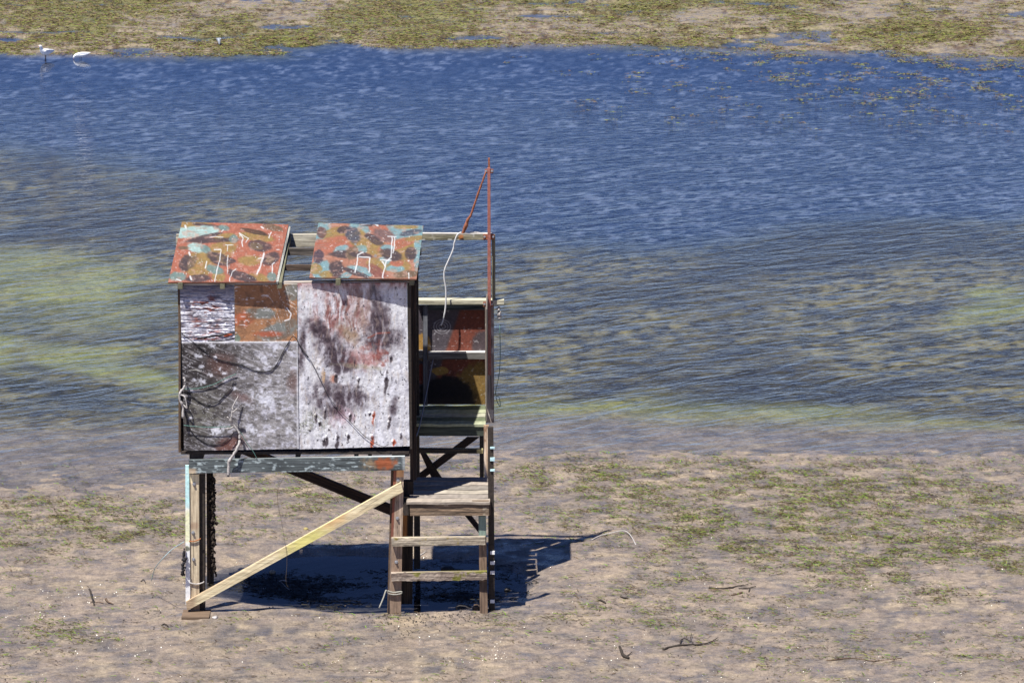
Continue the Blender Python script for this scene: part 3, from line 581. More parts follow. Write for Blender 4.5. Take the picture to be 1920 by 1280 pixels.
branch('driftwood_root', [([(105, 455, -.02), (116, 500, -.03), (105, 540, -.03), (72, 585, -.04), (76, 640, -.04), (98, 690, -.03), (100, 780, -.03)], (.009, .016)), ([(74, 600, -.04), (112, 612, -.05), (130, 700, -.05), (90, 668, -.03)], (.009, .009))], M_TWIG, 'pale twisted root looped on the left edge of the wall', -.03)
rope('wire_tie', [z6(*p) for p in ((130, 655), (160, 657), (198, 645), (212, 636))], .006, M_ROPEO, 'rusty orange wire tied round the left leg', 'wire', -.012)
rope('rope_tie', [z6(*p) for p in ((134, 948), (180, 958), (225, 948), (236, 938))], .007, M_TWIG, 'pale string tied low round the left leg', 'string', -.012)
rope('rope_tie', [(*p, y) for p, y in (((711, 1139), -.1), ((719, 1120), -.06), ((724, 1106), -.03), ((728, 1112), -.02), ((740, 1114), -.02), ((752, 1112), -.02), ((752, 1108.5), -.02), ((738, 1110), -.02), ((727, 1107), -.02))], .008, plain('grey_rope', (150, 148, 138), .8, 100, .2), 'grey rope knotted round the foot of the leg beside the steps with its end trailing', 'rope', 0)
rope('twig', [z2(*p) for p in ((1540, 165), (1600, 170), (1650, 178), (1700, 182))], .005, M_TWIG, 'thin dry twig lying on the high beam left of the mast', 'twig', DB-.0)

# ================================================================ ground, water
def stretch(a, far):
    r = []; v = far
    s = abs(a[1]-a[0]); p = a[-1]; st = .3
    while p < far: p += st; st *= 1.6; r.append(p)
    return r
xs = np.concatenate([np.arange(-24, -13.5, .14), np.arange(-13.5, 13.5, .06), np.arange(13.5, 24.01, .14)]); xo = stretch([0, 0, 24], 2500)
xs = np.concatenate([-np.array(xo)[::-1], xs, xo])
ys = np.concatenate([np.arange(-14, -4, .14), np.arange(-4, 6, .035), np.arange(6, 14, .06), np.arange(14, 30, .12), np.arange(30, 50, .09), np.arange(50, 58, .2)])
yo = stretch([0, 0, 58], 4000); yn = stretch([0, 0, 14], 1500)
ys = np.concatenate([-np.array(yn)[::-1], ys, yo])
GX, GY = np.meshgrid(xs, ys)
PX, PY = pix(GX, GY, 0*GX)
vis = (np.abs(GX) < 200) & (GY > -15) & (GY < 60)
WL = -.045
def height(x, y):
    px, py = pix(x, y, 0*x)
    n1 = fbm(x, y, .35, 4, 61); n2 = fbm(x*.8, y, 3.2, 3, 62); n3 = fbm(x*.7, y*1.2, 9, 2, 63)
    ysh = y+1.3*sst(0, -5, x)+(n1-.5)*2.5; near = sst(12.5, 5.8, ysh)                                   # 1 on the near flat
    farY = 38.3+1.5*np.exp(-((x-1)/6.0)**2)-.1*np.maximum(x-5, 0)+(n1-.5)*1.6
    far = sst(farY-4.5, farY+1.2, y)
    h = -.30+.30*near+.30*far
    h = h+(n2-.5)*.030+(n3-.5)*.022+(n1-.5)*.06*(near+far)-.004*near-.030*sst(3.0, 7.4, ysh)*near
    c = G(700, 1085); e = ((x-c.x)/2.0)**2+((y-(c.y))/1.15)**2
    fp = sst(.60, .68, fbm(x*.45, y*.75, 1.6, 3, 66))*(y > 32); h = h-.07*fp*far
    h = h-.085*sst(1.25, .55, e+(n1-.5)*.6)
    h = h+.015*np.exp(-((y-(c.y-1.25-.1*np.sin(x*3)))**2)/.015)*(np.abs(x-c.x) < 2.2)
    return h
def ground_z(x, y): return float(height(np.array([[x]]), np.array([[y]]))[0, 0])
H = height(GX, GY); H = np.where(vis, H, np.where(GY < 6, 0.0, np.where(GY > 45, .02, H)))
nx, ny = len(xs), len(ys)
V = np.stack([GX, GY, H], -1).reshape(-1, 3)
idx = np.arange(nx*ny).reshape(ny, nx)
Fq = np.stack([idx[:-1, :-1].ravel(), idx[:-1, 1:].ravel(), idx[1:, 1:].ravel(), idx[1:, :-1].ravel()], 1)
def gridmesh(name, V, Fq):
    me = bpy.data.meshes.new(name); me.vertices.add(len(V)); me.vertices.foreach_set('co', V.ravel().astype(np.float32))
    me.loops.add(Fq.size); me.loops.foreach_set('vertex_index', Fq.ravel().astype(np.int32))
    me.polygons.add(len(Fq)); me.polygons.foreach_set('loop_start', np.arange(0, Fq.size, Fq.shape[1], dtype=np.int32))
    me.update(calc_edges=True); me.validate(); return me
me = gridmesh('sand', V, Fq); smooth(me)
# colour of sand, channel bed and weed mats (pool shade and far ripple highlights are painted in)
def bedcol(x, y, h):
    px, py = pix(x, y, 0*x)
    n1 = fbm(x, y, .5, 4, 71); n2 = fbm(x*.8, y, 2.2, 4, 72); n3 = fbm(x*.7, y, 6, 3, 73)
    n4 = fbm(x*.8, y, 6.5, 3, 79)
    sand = np.ones(x.shape+(3,))*np.array((136, 122, 108.))
    sand = mixc(sand, (112, 102, 92), sst(.42, .66, n2)*.55); sand = mixc(sand, (94, 88, 86), sst(.52, .66, n4)*.35); sand = mixc(sand, (80, 78, 80), sst(.58, .7, n3)*.4)
    sand = mixc(sand, (158, 142, 118), sst(.55, .75, fbm(x, y, 6, 3, 74))*.6)
    # channel bed
    n5 = .35*fbm(x*.9, y*1.1, 4.2, 5, 83)+.65*fbm(x*.8, y*1.0, 8.5, 4, 85)
    bed = np.ones(x.shape+(3,))*np.array((102, 92, 58.))
    bed = mixc(bed, (150, 136, 88), sst(.48, .62, n5)*.7); bed = mixc(bed, (40, 36, 24), sst(.52, .40, n5)*.8); bed = mixc(bed, (62, 56, 38), sst(.5, .66, n1)*.6)
    wx = px+(fbm(x, y, .5, 4, 75)-.5)*340; wy = py+(fbm(x, y, .4, 3, 76)-.5)*70
    yel = np.maximum.reduce([ell0(wx, wy, (90, 500), (290, 74), 8), ell0(wx, wy, (250, 655), (170, 40), 14), ell0(wx, wy, (20, 600), (120, 60), 0), ell0(wx, wy, (1250, 745+.0*px), (640, 34), 1), ell0(wx, wy, (1900, 530), (80, 42), 0), ell0(wx, wy, (1750, 770), (300, 22), 0)])
    ru = (x*.80+y*.60)*.35; rv = (-x*.60+y*.80)*1.3; st = fbm(ru, rv, 1.6, 4, 98); st2 = fbm(ru, rv, 5, 3, 99)
    bed = mixc(bed, (144, 144, 76), yel*.8); bed = mixc(bed, (168, 162, 98), yel*sst(.45, .7, st2)*.6); bed = mixc(bed, (40, 38, 32), sst(.52, .66, st)*(1-yel*.6)*.5); bed = mixc(bed, (112, 102, 62), sst(.6, .72, st2)*.5)
    deep = sst(0, 1, (line_y(px)-wy)/90+.5)                              # far deeper water
    bed = mixc(bed, (30, 46, 76), deep*.93); bed = mixc(bed, (124, 132, 152), deep*sst(.44, .68, fbm(x*1.2, y*1.1, 7, 4, 84))*(.45+.55*sst(.4, .6, n2))*.85)  # blue stands for water body and sky reflection; pale streaks are painted ripple highlights
    dk = np.maximum.reduce([ell0(wx, wy, (60, 405), (130, 22), 0), ell0(wx, wy, (60, 690), (200, 26), 12), ell0(wx, wy, (1650, 430), (330, 40), -4), ell0(wx, wy, (1600, 690), (360, 26), -6)])
    bed = mixc(bed, (44, 42, 34), dk*.7)
    col = mixc(bed, sand, 0*px) if False else bed
    a = sst(9.8, 7.6, y+(n1-.5)*1.6); far = sst(-.09, -.05, h)*(y > 22)
    m = np.maximum(a, far)[..., None]
    col = bed*(1-m)+sand*m
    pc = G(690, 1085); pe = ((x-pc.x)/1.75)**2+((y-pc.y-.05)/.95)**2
    col = mixc(col, (26, 26, 30), sst(1.2, .8, pe+(n1-.5)*.5)*.85)  # pool bed darkened to deepen the hut's shadow there
    # weed mat on the far flat
    ff = sst(29, 33, y)*sst(-.12, -.04, h); g = fbm(x*.6, y*.35, 1.1, 4, 77); g2 = fbm(x*1.2, y*.5, 5, 3, 78)
    col = mixc(col, (132, 120, 98), ff*.75); col = mixc(col, (84, 88, 34), ff*sst(.42, .62, g+.5*(g2-.5)+.10*sst(38, 33, y))*.55)
    col = mixc(col, (74, 56, 40), ff*sst(.6, .7, g2)*.6)
    return col
def ell0(px, py, c, r, ang):
    a = math.radians(ang); dx = px-c[0]; dy = py-c[1]
    d = np.sqrt(((dx*math.cos(a)+dy*math.sin(a))/r[0])**2+((-dx*math.sin(a)+dy*math.cos(a))/r[1])**2)
    return 1-sst(.35, 1.3, d)
def line_y(px): return np.interp(px, [-200, 0, 500, 900, 1300, 1920, 2200], [215, 235, 330, 415, 425, 375, 360])
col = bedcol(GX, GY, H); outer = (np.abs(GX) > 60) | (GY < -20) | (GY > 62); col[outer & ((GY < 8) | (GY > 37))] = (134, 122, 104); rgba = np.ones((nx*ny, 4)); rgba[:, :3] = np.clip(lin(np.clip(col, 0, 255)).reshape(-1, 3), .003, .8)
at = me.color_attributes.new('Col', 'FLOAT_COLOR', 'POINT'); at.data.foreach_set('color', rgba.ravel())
def sand_mat():
    m, nt, b = newmat('wet_sand'); L = nt.links
    a = N(nt, 'ShaderNodeAttribute', attribute_name='Col'); tc = N(nt, 'ShaderNodeTexCoord')
    n1 = N(nt, 'ShaderNodeTexNoise', Scale=14.0, Detail=6.0, Roughness=.65); L.new(tc.outputs['Object'], n1.inputs['Vector'])
    n2 = N(nt, 'ShaderNodeTexNoise', Scale=55.0, Detail=4.0, Roughness=.7); L.new(tc.outputs['Object'], n2.inputs['Vector'])
    r1 = N(nt, 'ShaderNodeMapRange'); r1.inputs['From Min'].default_value = .3; r1.inputs['From Max'].default_value = .7; r1.inputs['To Min'].default_value = .76; r1.inputs['To Max'].default_value = 1.2
    r2 = N(nt, 'ShaderNodeMapRange'); r2.inputs['From Min'].default_value = .3; r2.inputs['From Max'].default_value = .7; r2.inputs['To Min'].default_value = .7; r2.inputs['To Max'].default_value = 1.35
    L.new(n1.outputs[0], r1.inputs[0]); L.new(n2.outputs[0], r2.inputs[0])
    mu = N(nt, 'ShaderNodeMath', operation='MULTIPLY'); L.new(r1.outputs[0], mu.inputs[0]); L.new(r2.outputs[0], mu.inputs[1])
    mp4 = N(nt, 'ShaderNodeMapping'); mp4.inputs['Scale'].default_value = (.7, 1, 1); L.new(tc.outputs['Object'], mp4.inputs[0])
    n4 = N(nt, 'ShaderNodeTexNoise', Scale=7.5, Detail=8.0, Roughness=.72); L.new(mp4.outputs[0], n4.inputs['Vector'])
    r4 = N(nt, 'ShaderNodeMapRange'); r4.inputs['From Min'].default_value = .52; r4.inputs['From Max'].default_value = .64; r4.inputs['To Min'].default_value = 1; r4.inputs['To Max'].default_value = .68; L.new(n4.outputs[0], r4.inputs[0])
    mu4 = N(nt, 'ShaderNodeMath', operation='MULTIPLY'); L.new(mu.outputs[0], mu4.inputs[0]); L.new(r4.outputs[0], mu4.inputs[1])
    sc = N(nt, 'ShaderNodeVectorMath', operation='SCALE'); L.new(a.outputs['Color'], sc.inputs[0]); L.new(mu4.outputs[0], sc.inputs['Scale'])
    L.new(sc.outputs[0], b.inputs['Base Color'])
    rr = N(nt, 'ShaderNodeMapRange'); rr.inputs['From Min'].default_value = .42; rr.inputs['From Max'].default_value = .6; rr.inputs['To Min'].default_value = .12; rr.inputs['To Max'].default_value = .7
    n3 = N(nt, 'ShaderNodeTexNoise', Scale=3.5, Detail=5.0, Roughness=.6); L.new(tc.outputs['Object'], n3.inputs['Vector']); L.new(n3.outputs[0], rr.inputs[0]); L.new(rr.outputs[0], b.inputs['Roughness'])
    b.inputs['Specular IOR Level'].default_value = .5
    ad = N(nt, 'ShaderNodeMath', operation='MULTIPLY_ADD'); L.new(n2.outputs[0], ad.inputs[0]); ad.inputs[1].default_value = .25; L.new(n1.outputs[0], ad.inputs[2])
    bp = N(nt, 'ShaderNodeBump', Strength=.8, Distance=.03); L.new(ad.outputs[0], bp.inputs['Height']); L.new(bp.outputs[0], b.inputs['Normal'])
    return m
tag(link('sand', me, sand_mat()), kind='structure')

# ---- water: a thin clear surface, only its Fresnel reflection and what lies under it
def water_mat():
    m = bpy.data.materials.new('water'); m.use_nodes = True; nt = m.node_tree; nt.nodes.clear(); L = nt.links
    out = N(nt, 'ShaderNodeOutputMaterial'); mix = N(nt, 'ShaderNodeMixShader'); tr = N(nt, 'ShaderNodeBsdfTransparent'); gl = N(nt, 'ShaderNodeBsdfGlossy')
    tr.inputs[0].default_value = (.82, .86, .92, 1); gl.inputs['Roughness'].default_value = .04
    fr = N(nt, 'ShaderNodeFresnel'); fr.inputs['IOR'].default_value = 1.34
    geo = N(nt, 'ShaderNodeNewGeometry'); sep = N(nt, 'ShaderNodeSeparateXYZ'); L.new(geo.outputs['Position'], sep.inputs[0])
    # wind ripples: crests run nearly across, a little slanted
    def wav(rot, sc, noise, det, rough, dist):
        mp = N(nt, 'ShaderNodeMapping', vector_type='TEXTURE'); mp.inputs['Rotation'].default_value = (0, 0, math.radians(rot)); mp.inputs['Scale'].default_value = sc
        L.new(geo.outputs['Position'], mp.inputs[0])
        n = N(nt, 'ShaderNodeTexNoise', Scale=noise, Detail=det, Roughness=rough, Distortion=dist); L.new(mp.outputs[0], n.inputs['Vector']); return n
    a = wav(32, (2.8, 1, 1), 2.8, 4.0, .55, 1.0); b = wav(12, (2.2, 1, 1), 9.0, 3.0, .6, .5)
    amp = N(nt, 'ShaderNodeMapRange'); amp.inputs['From Min'].default_value = 4; amp.inputs['From Max'].default_value = 8.5; L.new(sep.outputs['Y'], amp.inputs[0])
    amp.inputs['To Min'].default_value = .03
    far = N(nt, 'ShaderNodeMapRange'); far.inputs['From Min'].default_value = 37; far.inputs['From Max'].default_value = 30; far.inputs['To Min'].default_value = .04; far.inputs['To Max'].default_value = 1; L.new(sep.outputs['Y'], far.inputs[0])
    farA = N(nt, 'ShaderNodeMapRange'); farA.inputs['From Min'].default_value = 30; farA.inputs['From Max'].default_value = 14; farA.inputs['To Min'].default_value = .22; farA.inputs['To Max'].default_value = 1; L.new(sep.outputs['Y'], farA.inputs[0])
    m1 = N(nt, 'ShaderNodeMath', operation='MULTIPLY'); L.new(amp.outputs[0], m1.inputs[0]); L.new(far.outputs[0], m1.inputs[1])
    sa = N(nt, 'ShaderNodeMath', operation='MULTIPLY'); L.new(a.outputs[0], sa.inputs[0]); L.new(farA.outputs[0], sa.inputs[1])
    sb = N(nt, 'ShaderNodeMath', operation='MULTIPLY_ADD'); L.new(b.outputs[0], sb.inputs[0]); sb.inputs[1].default_value = .22; L.new(sa.outputs[0], sb.inputs[2])
    hh = N(nt, 'ShaderNodeMath', operation='MULTIPLY'); L.new(sb.outputs[0], hh.inputs[0]); L.new(m1.outputs[0], hh.inputs[1])
    bp = N(nt, 'ShaderNodeBump', Strength=1.0, Distance=.07); L.new(hh.outputs[0], bp.inputs['Height'])
    L.new(bp.outputs[0], gl.inputs['Normal']); L.new(bp.outputs[0], fr.inputs['Normal'])
    L.new(fr.outputs[0], mix.inputs[0]); L.new(tr.outputs[0], mix.inputs[1]); L.new(gl.outputs[0], mix.inputs[2]); L.new(mix.outputs[0], out.inputs[0])
    return m
bm = bmesh.new(); vs = [bm.verts.new(p) for p in ((-2400, -14, WL), (2400, -14, WL), (2400, 46, WL), (-2400, 46, WL))]; bm.faces.new(vs)
tag(finish('water', bm, water_mat()), kind='structure')

# ================================================================ weed, shells (uncountable)
def scatter(n, fn, x0, x1, y0, y1, rng):
    x = rng.uniform(x0, x1, n); y = rng.uniform(y0, y1, n); p = fn(x, y); k = rng.random(n) < p
    return x[k], y[k]
def blades(name, bx, by, nb, length, width, spread, cols, rng, up=.4):
    """tufts of thin curved strips; each blade 2 quads"""
    n = len(bx); X = np.repeat(bx, nb)+rng.normal(0, spread, n*nb)*1.6; Y = np.repeat(by, nb)+rng.normal(0, spread, n*nb)
    m = len(X); th = rng.normal(0, .55, m)+np.where(rng.random(m) < .5, 0, math.pi); l = length*rng.uniform(.4, 1.3, m); w = width*rng.uniform(.6, 1.3, m)
    z = height(X, Y)+.002; lift = l*rng.uniform(.0, up, m); bend = rng.normal(0, .5, m)
    P = []
    for t in (0, .5, 1):
        a = th+bend*t; cx = X+np.cos(a)*l*t; cy = Y+np.sin(a)*l*t; cz = z+lift*4*t*(1-t*.75)*.5
        ww = w*(1-.7*t)*.5; P.append(np.stack([cx-np.sin(a)*ww, cy+np.cos(a)*ww, cz], 1)); P.append(np.stack([cx+np.sin(a)*ww, cy-np.cos(a)*ww, cz+ww*.8], 1))
    V = np.stack(P, 1).reshape(-1, 3); b = np.arange(m)*6
    Fq = np.concatenate([np.stack([b, b+1, b+3, b+2], 1), np.stack([b+2, b+3, b+5, b+4], 1)])
    me = gridmesh(name, V, Fq)
    cc = np.array([lin(c) for c in cols]); ci = cc[rng.integers(0, len(cc), m)]*rng.uniform(.7, 1.35, (m, 1))
    rg = np.ones((m*6, 4)); rg[:, :3] = np.repeat(ci, 6, 0)
    at = me.color_attributes.new('Col', 'FLOAT_COLOR', 'POINT'); at.data.foreach_set('color', rg.ravel())
    return me
M_WEED = painted('seaweed', .5, 30, .3, .1, spec=.5)
GREENS = [(108, 112, 44), (92, 108, 38), (70, 66, 34), (108, 98, 56), (62, 48, 34), (102, 130, 40), (84, 66, 44), (78, 62, 40)]
def near_density(x, y):
    px, py = pix(x, y, 0*x)
    n = fbm(x, y, .8, 4, 91); n2 = fbm(x*.6, y*.9, 3.0, 3, 92)
    d = np.maximum.reduce([.95*ell0(px, py, (1500, 960), (520, 140), 6), .9*ell0(px, py, (1750, 1010), (300, 110), 8), .75*ell0(px, py, (1180, 900), (260, 70), 10), .8*ell0(px, py, (220, 970), (200, 45), 4), .5*ell0(px, py, (60, 1010), (160, 50), 0), .4*ell0(px, py, (560, 930), (200, 60), 0), .6*ell0(px, py, (60, 950), (90, 30), 0), .25*ell0(px, py, (100, 1190), (200, 40), 0), .3*ell0(px, py, (1300, 1130), (500, 60), 0), .2*ell0(px, py, (1700, 1220), (500, 60), 0), .3*ell0(px, py, (560, 1000), (160, 30), 0), .35*ell0(px, py, (1400, 860), (700, 40), 0)])
    d = np.maximum(d, .05)
    inhut = (px > 400) & (px < 1060) & (py > 1028) & (py < 1150)
    return 1.8*d*sst(.30, .52, n*.5+n2*.5)*sst(.46, .66, fbm(x*.6, y, 13, 3, 94))*(~inhut)*sst(7.0, 5.5, y)
rg = np.random.default_rng(5)
bx_, by_ = scatter(84000, near_density, -9.2, 9.2, -2.4, 7, rg)
tag(link('seaweed', blades('seaweed', bx_, by_, 6, .065, .008, .045, GREENS, rg, .55), M_WEED), 'green and brown seagrass tufts strewn over the wet sand in the foreground', 'seaweed', kind='stuff')
def far_density(x, y):
    h = height(x, y); px, py = pix(x, y, 0*x)
    g = fbm(x*.6, y*.35, 1.1, 4, 77); g2 = fbm(x*.8, y*.5, 3, 3, 93)
    d = sst(-.085, -.03, h)*sst(.40, .60, .8*fbm(x*.9, y*.9, 11, 3, 97)+.2*g)*sst(.28, .55, g*.6+g2*.4+.12*np.exp(-((py-70-.05*(px-400)*(px > 400))/45)**2))
    fl = .4*sst(900, 1700, px)*sst(260, 100, py)*sst(.42, .7, g2)*sst(.45, .6, fbm(x, y, 6, 3, 89))          # floating mats on the right
    d = d*(1-.4*sst(39.5, 41.5, y+.8*(g-.5)-.25*np.maximum(x-4, 0)))
    return np.maximum(d, fl)*(y > 26)
bx_, by_ = scatter(120000, far_density, -12.5, 12.5, 26, 48, rg)
me = blades('far_seaweed', bx_, by_, 7, .085, .016, .06, [(118, 116, 58), (104, 106, 48), (120, 104, 72), (88, 72, 52), (112, 124, 50), (104, 84, 64), (98, 78, 60)], rg, .25)
co = np.empty(len(me.vertices)*3, np.float32); me.vertices.foreach_get('co', co); co = co.reshape(-1, 3); co[:, 2] = np.maximum(co[:, 2], WL+.004+(co[:, 2] % .01)); me.vertices.foreach_set('co', co.ravel())
tag(link('seaweed', me, M_WEED), 'mat of green seaweed covering the far mudflat and its water edge', 'seaweed', kind='stuff')
def specks(name, x, y, r, rng, zoff=.004):
    m = len(x); z = height(x, y)+zoff; z = np.maximum(z, WL+.002); P = []; a0 = rng.uniform(0, 6.28, m); rr = r*rng.uniform(.4, 1.4, m)
    tilt = rng.uniform(-.4, .9, m)
    for k in range(4):
        a = a0+k*math.pi/2; P.append(np.stack([x+np.cos(a)*rr, y+np.sin(a)*rr*.8, z+rr*.5+np.sin(a)*rr*tilt], 1))
    V = np.stack(P, 1).reshape(-1, 3); b = np.arange(m)*4
    return gridmesh(name, V, np.stack([b, b+1, b+2, b+3], 1))
def shell_density(x, y):
    px, py = pix(x, y, 0*x); n = fbm(x, y, 1.0, 4, 95)
    return (.15+.85*sst(1040, 1200, py))*(.04+sst(.56, .72, n*.6+.4*fbm(x, y, 4, 2, 90)))*sst(900, 1000, py)*(~((px > 400) & (px < 1060) & (py > 1028) & (py < 1135)))
bx_, by_ = scatter(18000, shell_density, -8, 8, -2.4, 4, rg)
tag(link('shell_fragments', specks('shell_fragments', bx_, by_, .0048, rg), plain('shell', (225, 220, 205), .35, 40, .2)), 'tiny white shell fragments scattered over the foreground sand', 'shells', kind='stuff')
def grit_density(x, y):
    px, py = pix(x, y, 0*x); return ell0(px, py, (800, 1160), (150, 14), 0)+.8*ell0(px, py, (680, 1195), (130, 14), -6)*(fbm(x, y, 3, 3, 3) > .5)+.03
bx_, by_ = scatter(16000, grit_density, -6, 3, -2.2, .6, rg)
tag(link('dark_grit', specks('dark_grit', bx_, by_, .008, rg), M_DARKW), 'dark grit and broken shell strewn in front of the steps', 'grit', kind='stuff')
# dark weed lying in the shaded pool
def pool_density(x, y):
    px, py = pix(x, y, 0*x); return (ell0(px, py, (560, 1100), (130, 26), 5)*(fbm(x, y, 2.5, 3, 96) > .45)+.5*ell0(px, py, (870, 1112), (60, 10), 0)+.08*ell0(px, py, (850, 1080), (200, 40), 0))
bx_, by_ = scatter(5000, pool_density, -4.4, 1, 0, 2.2, rg)
me = blades('pool_weed', bx_, by_, 8, .10, .012, .05, [(30, 28, 22), (22, 22, 20), (38, 34, 24)], rg, .3)
me.vertices.foreach_get('co', co := np.empty(len(me.vertices)*3, np.float32)); co = co.reshape(-1, 3); co[:, 2] = np.maximum(co[:, 2], WL+.002+(co[:, 2] % .008)); me.vertices.foreach_set('co', co.ravel())
tag(link('pool_weed', me, M_WEED), 'dark weed lying in the shaded pool under the hut', 'seaweed', kind='stuff')

# ================================================================ loose things on the sand
def on(px, py, dz=.0):
    p = G(px, py); z = max(ground_z(p.x, p.y), WL); return Vector((p.x, p.y, z+dz))
def stick(name, chains, label, cat='driftwood', mat=M_STICK, group=None, jit=.003):
    ch = [([on(x, y, dz*.3+.004) for x, y, dz in pts], (tuple(q*.65 for q in r) if hasattr(r, '__len__') else r*.7)) for pts, r in chains]
    return tag(tubes(name, ch, mat, None, ch[0][0][0], 6, jit, 8), label, cat, group)
def z8(x, y, dz=.01): return (1000+x/3.84, 980+y/3.84, dz)
stick('driftwood_stick', [([z8(935, 903), z8(980, 885), z8(1080, 876, .02), z8(1200, 868, .03), z8(1270, 856, .04), z8(1330, 822, .06)], (.022, .006)), ([z8(1055, 874, .02), z8(1065, 845, .05), z8(1100, 835, .06), z8(1150, 853, .03)], (.012, .008)), ([z8(1100, 836, .06), z8(1108, 815, .1)], (.006, .004)), ([z8(1128, 842, .05), z8(1140, 808, .11)], (.006, .003))], 'long dark forked stick lying low in the foreground sand')
stick('driftwood_stick', [([z8(622, 915, .12), z8(645, 950, .05), z8(690, 968, .02)], (.022, .026)), ([z8(660, 960, .02), z8(710, 935, .05)], (.012, .006))], 'short dark bent stump of driftwood left of the long forked stick')
stick('driftwood_stick', [([z8(1268, 463), z8(1310, 468), z8(1380, 468), z8(1450, 455, .02), z8(1548, 440, .03)], (.02, .006)), ([z8(1360, 470), z8(1440, 462, .02)], (.016, .01)), ([z8(1478, 470), z8(1540, 466, .02), z8(1600, 458, .03)], (.01, .008)), ([z8(1552, 488), z8(1560, 466, .02)], (.01, .006))], 'flat brown stick lying on the sand right of the hut shadow')
stick('driftwood_stick', [([z8(1425, 515), z8(1470, 505), z8(1505, 495, .02)], (.01, .02))], 'small orange brown stick just below the flat brown stick', mat=M_BROWN)
def z9(x, y, dz=.01): return (x/3.2, 880+y/3.2, dz)
stick('driftwood_stick', [([z9(538, 740, .16), z9(548, 762, .1), z9(560, 790, .03), z9(566, 812, .0)], (.016, .012)), ([z9(545, 790, .03), z9(570, 788, .02)], (.01, .01))], 'black upright stick poking from the sand left of the hut')
stick('driftwood_stick', [([z9(575, 790), z9(600, 792, .02), z9(622, 800)], (.006, .008)), ([z9(636, 780, .05), z9(645, 792, .04), z9(680, 808)], (.022, .008))], 'brown broken stick right of the black upright stick', mat=M_BROWN)
stick('driftwood_stick', [([z9(970, 935), z9(990, 932, .03), z9(1010, 944)], (.01, .014))], 'small dark chip of wood below the left leg')
stick('driftwood_stick', [([z9(845, 668), z9(862, 660, .03), z9(876, 682)], (.008, .006))], 'thin curved twig on the sand beside the end of the pale line')
stick('driftwood_stick', [([(1550, 1236, .0), (1600, 1232, .01), (1640, 1238, .01), (1690, 1233, .01)], (.012, .006))], 'thin straight stick pressed in the sand at the lower right', mat=M_BROWN)
stick('driftwood_stick', [([(1122, 1124, .01), (1128, 1127, .04), (1136, 1131, .01)], (.012, .016))], 'small dark lump of driftwood on bare sand below the hut shadow')
stick('driftwood_stick', [([(1163, 1119, .01), (1170, 1122, .04), (1178, 1122, .01)], (.010, .014))], 'small dark greenish lump of driftwood right of another lump')
stick('sand_rope', [([z8(420, 130), z8(480, 100, .03), z8(560, 88, .05), z8(640, 78, .08), z8(680, 88, .08), z8(710, 120, .05), z8(738, 168, .0)], .008)], 'white rope arching out of the sand right of the hut', 'rope', M_TWIG, jit=0)
stick('sand_rope', [([(978, 1022, .01), (995, 1020, .02), (1020, 1016, .02)], (.005, .008))], 'short straight end of white rope beside the hut shadow', 'rope', M_ROPEW, jit=0)
stick('pole', [([(772, 1043, .0), (785, 1038, .02), (800, 1034, .03)], (.008, .006))], 'short pale stick in the shaded pool behind the upper step', 'driftwood', M_TWIG)
# plank under the left leg
a = on(340, 1162); b = on(394, 1156)
bm = bmesh.new(); boxmesh(bm, (a.x, a.y, a.z-.01), (b.x, a.y+.26, a.z+.03)); tag(finish('foot_plank', bm, M_WOODX, None, a, .004, col=(110, 92, 76)), 'flat brown plank lying at the foot of the left leg', 'plank')
def stone(px, py, r, label, mat=M_STONE, seed=0, sq=.6, cat='stone', group=None):
    c = on(px, py); rr = random.Random(seed+int(px)); bm = bmesh.new()
    bmesh.ops.create_icosphere(bm, subdivisions=2, radius=r)
    for v in bm.verts:
        n = v.co.normalized(); v.co *= 1+.25*math.sin(n.x*3+px)+.2*math.sin(n.y*5+py)*math.cos(n.z*4+px); v.co.z *= sq; v.co += Vector([rr.uniform(-1, 1)*r*.08]*3); v.co += c+Vector((0, 0, r*.2))
    return tag(finish('stone', bm, mat, None, c, 0, True), label, cat, group)
stone(840, 1060, .062, 'round dark stone in the pool seen between the two steps')
stone(834, 1108, .035, 'small dark stone in the pool below the round one', seed=2)
stone(812, 1110, .028, 'smallest dark stone left of the others in the pool', seed=3)
stone(870, 1133, .085, 'flat grey stone among debris at the foot of the steps', seed=4, sq=.4)
stone(895, 1143, .05, 'brown pebble next to the right leg foot', M_BROWN, 5, .6)
stone(952, 1098, .035, 'dark stone in shadow right of the rungs', seed=6)
stone(402, 1161, .03, 'small pale pebble at the end of the foot plank', M_TWIG, 7)
stone(511, 1066, .045, 'pale flat pebble lying in the hut shadow', plain('pale_pebble', (160, 140, 110), .6), 8, .4)
stone(574, 992, .032, 'yellow sponge lump on the sand above the long brace', plain('yellow_sponge', (158, 144, 92), .9), 9, .35, 'sponge')
stick('pool_scrap', [([(523, 1084, .03), (530, 1083, .05), (538, 1084, .03)], (.008, .01)), ([(528, 1086, .03), (536, 1094, .02), (543, 1099, .01)], (.004, .005))], 'pale twist of dry weed at the end of the fishing line', 'weed', M_TWIG, jit=.001)

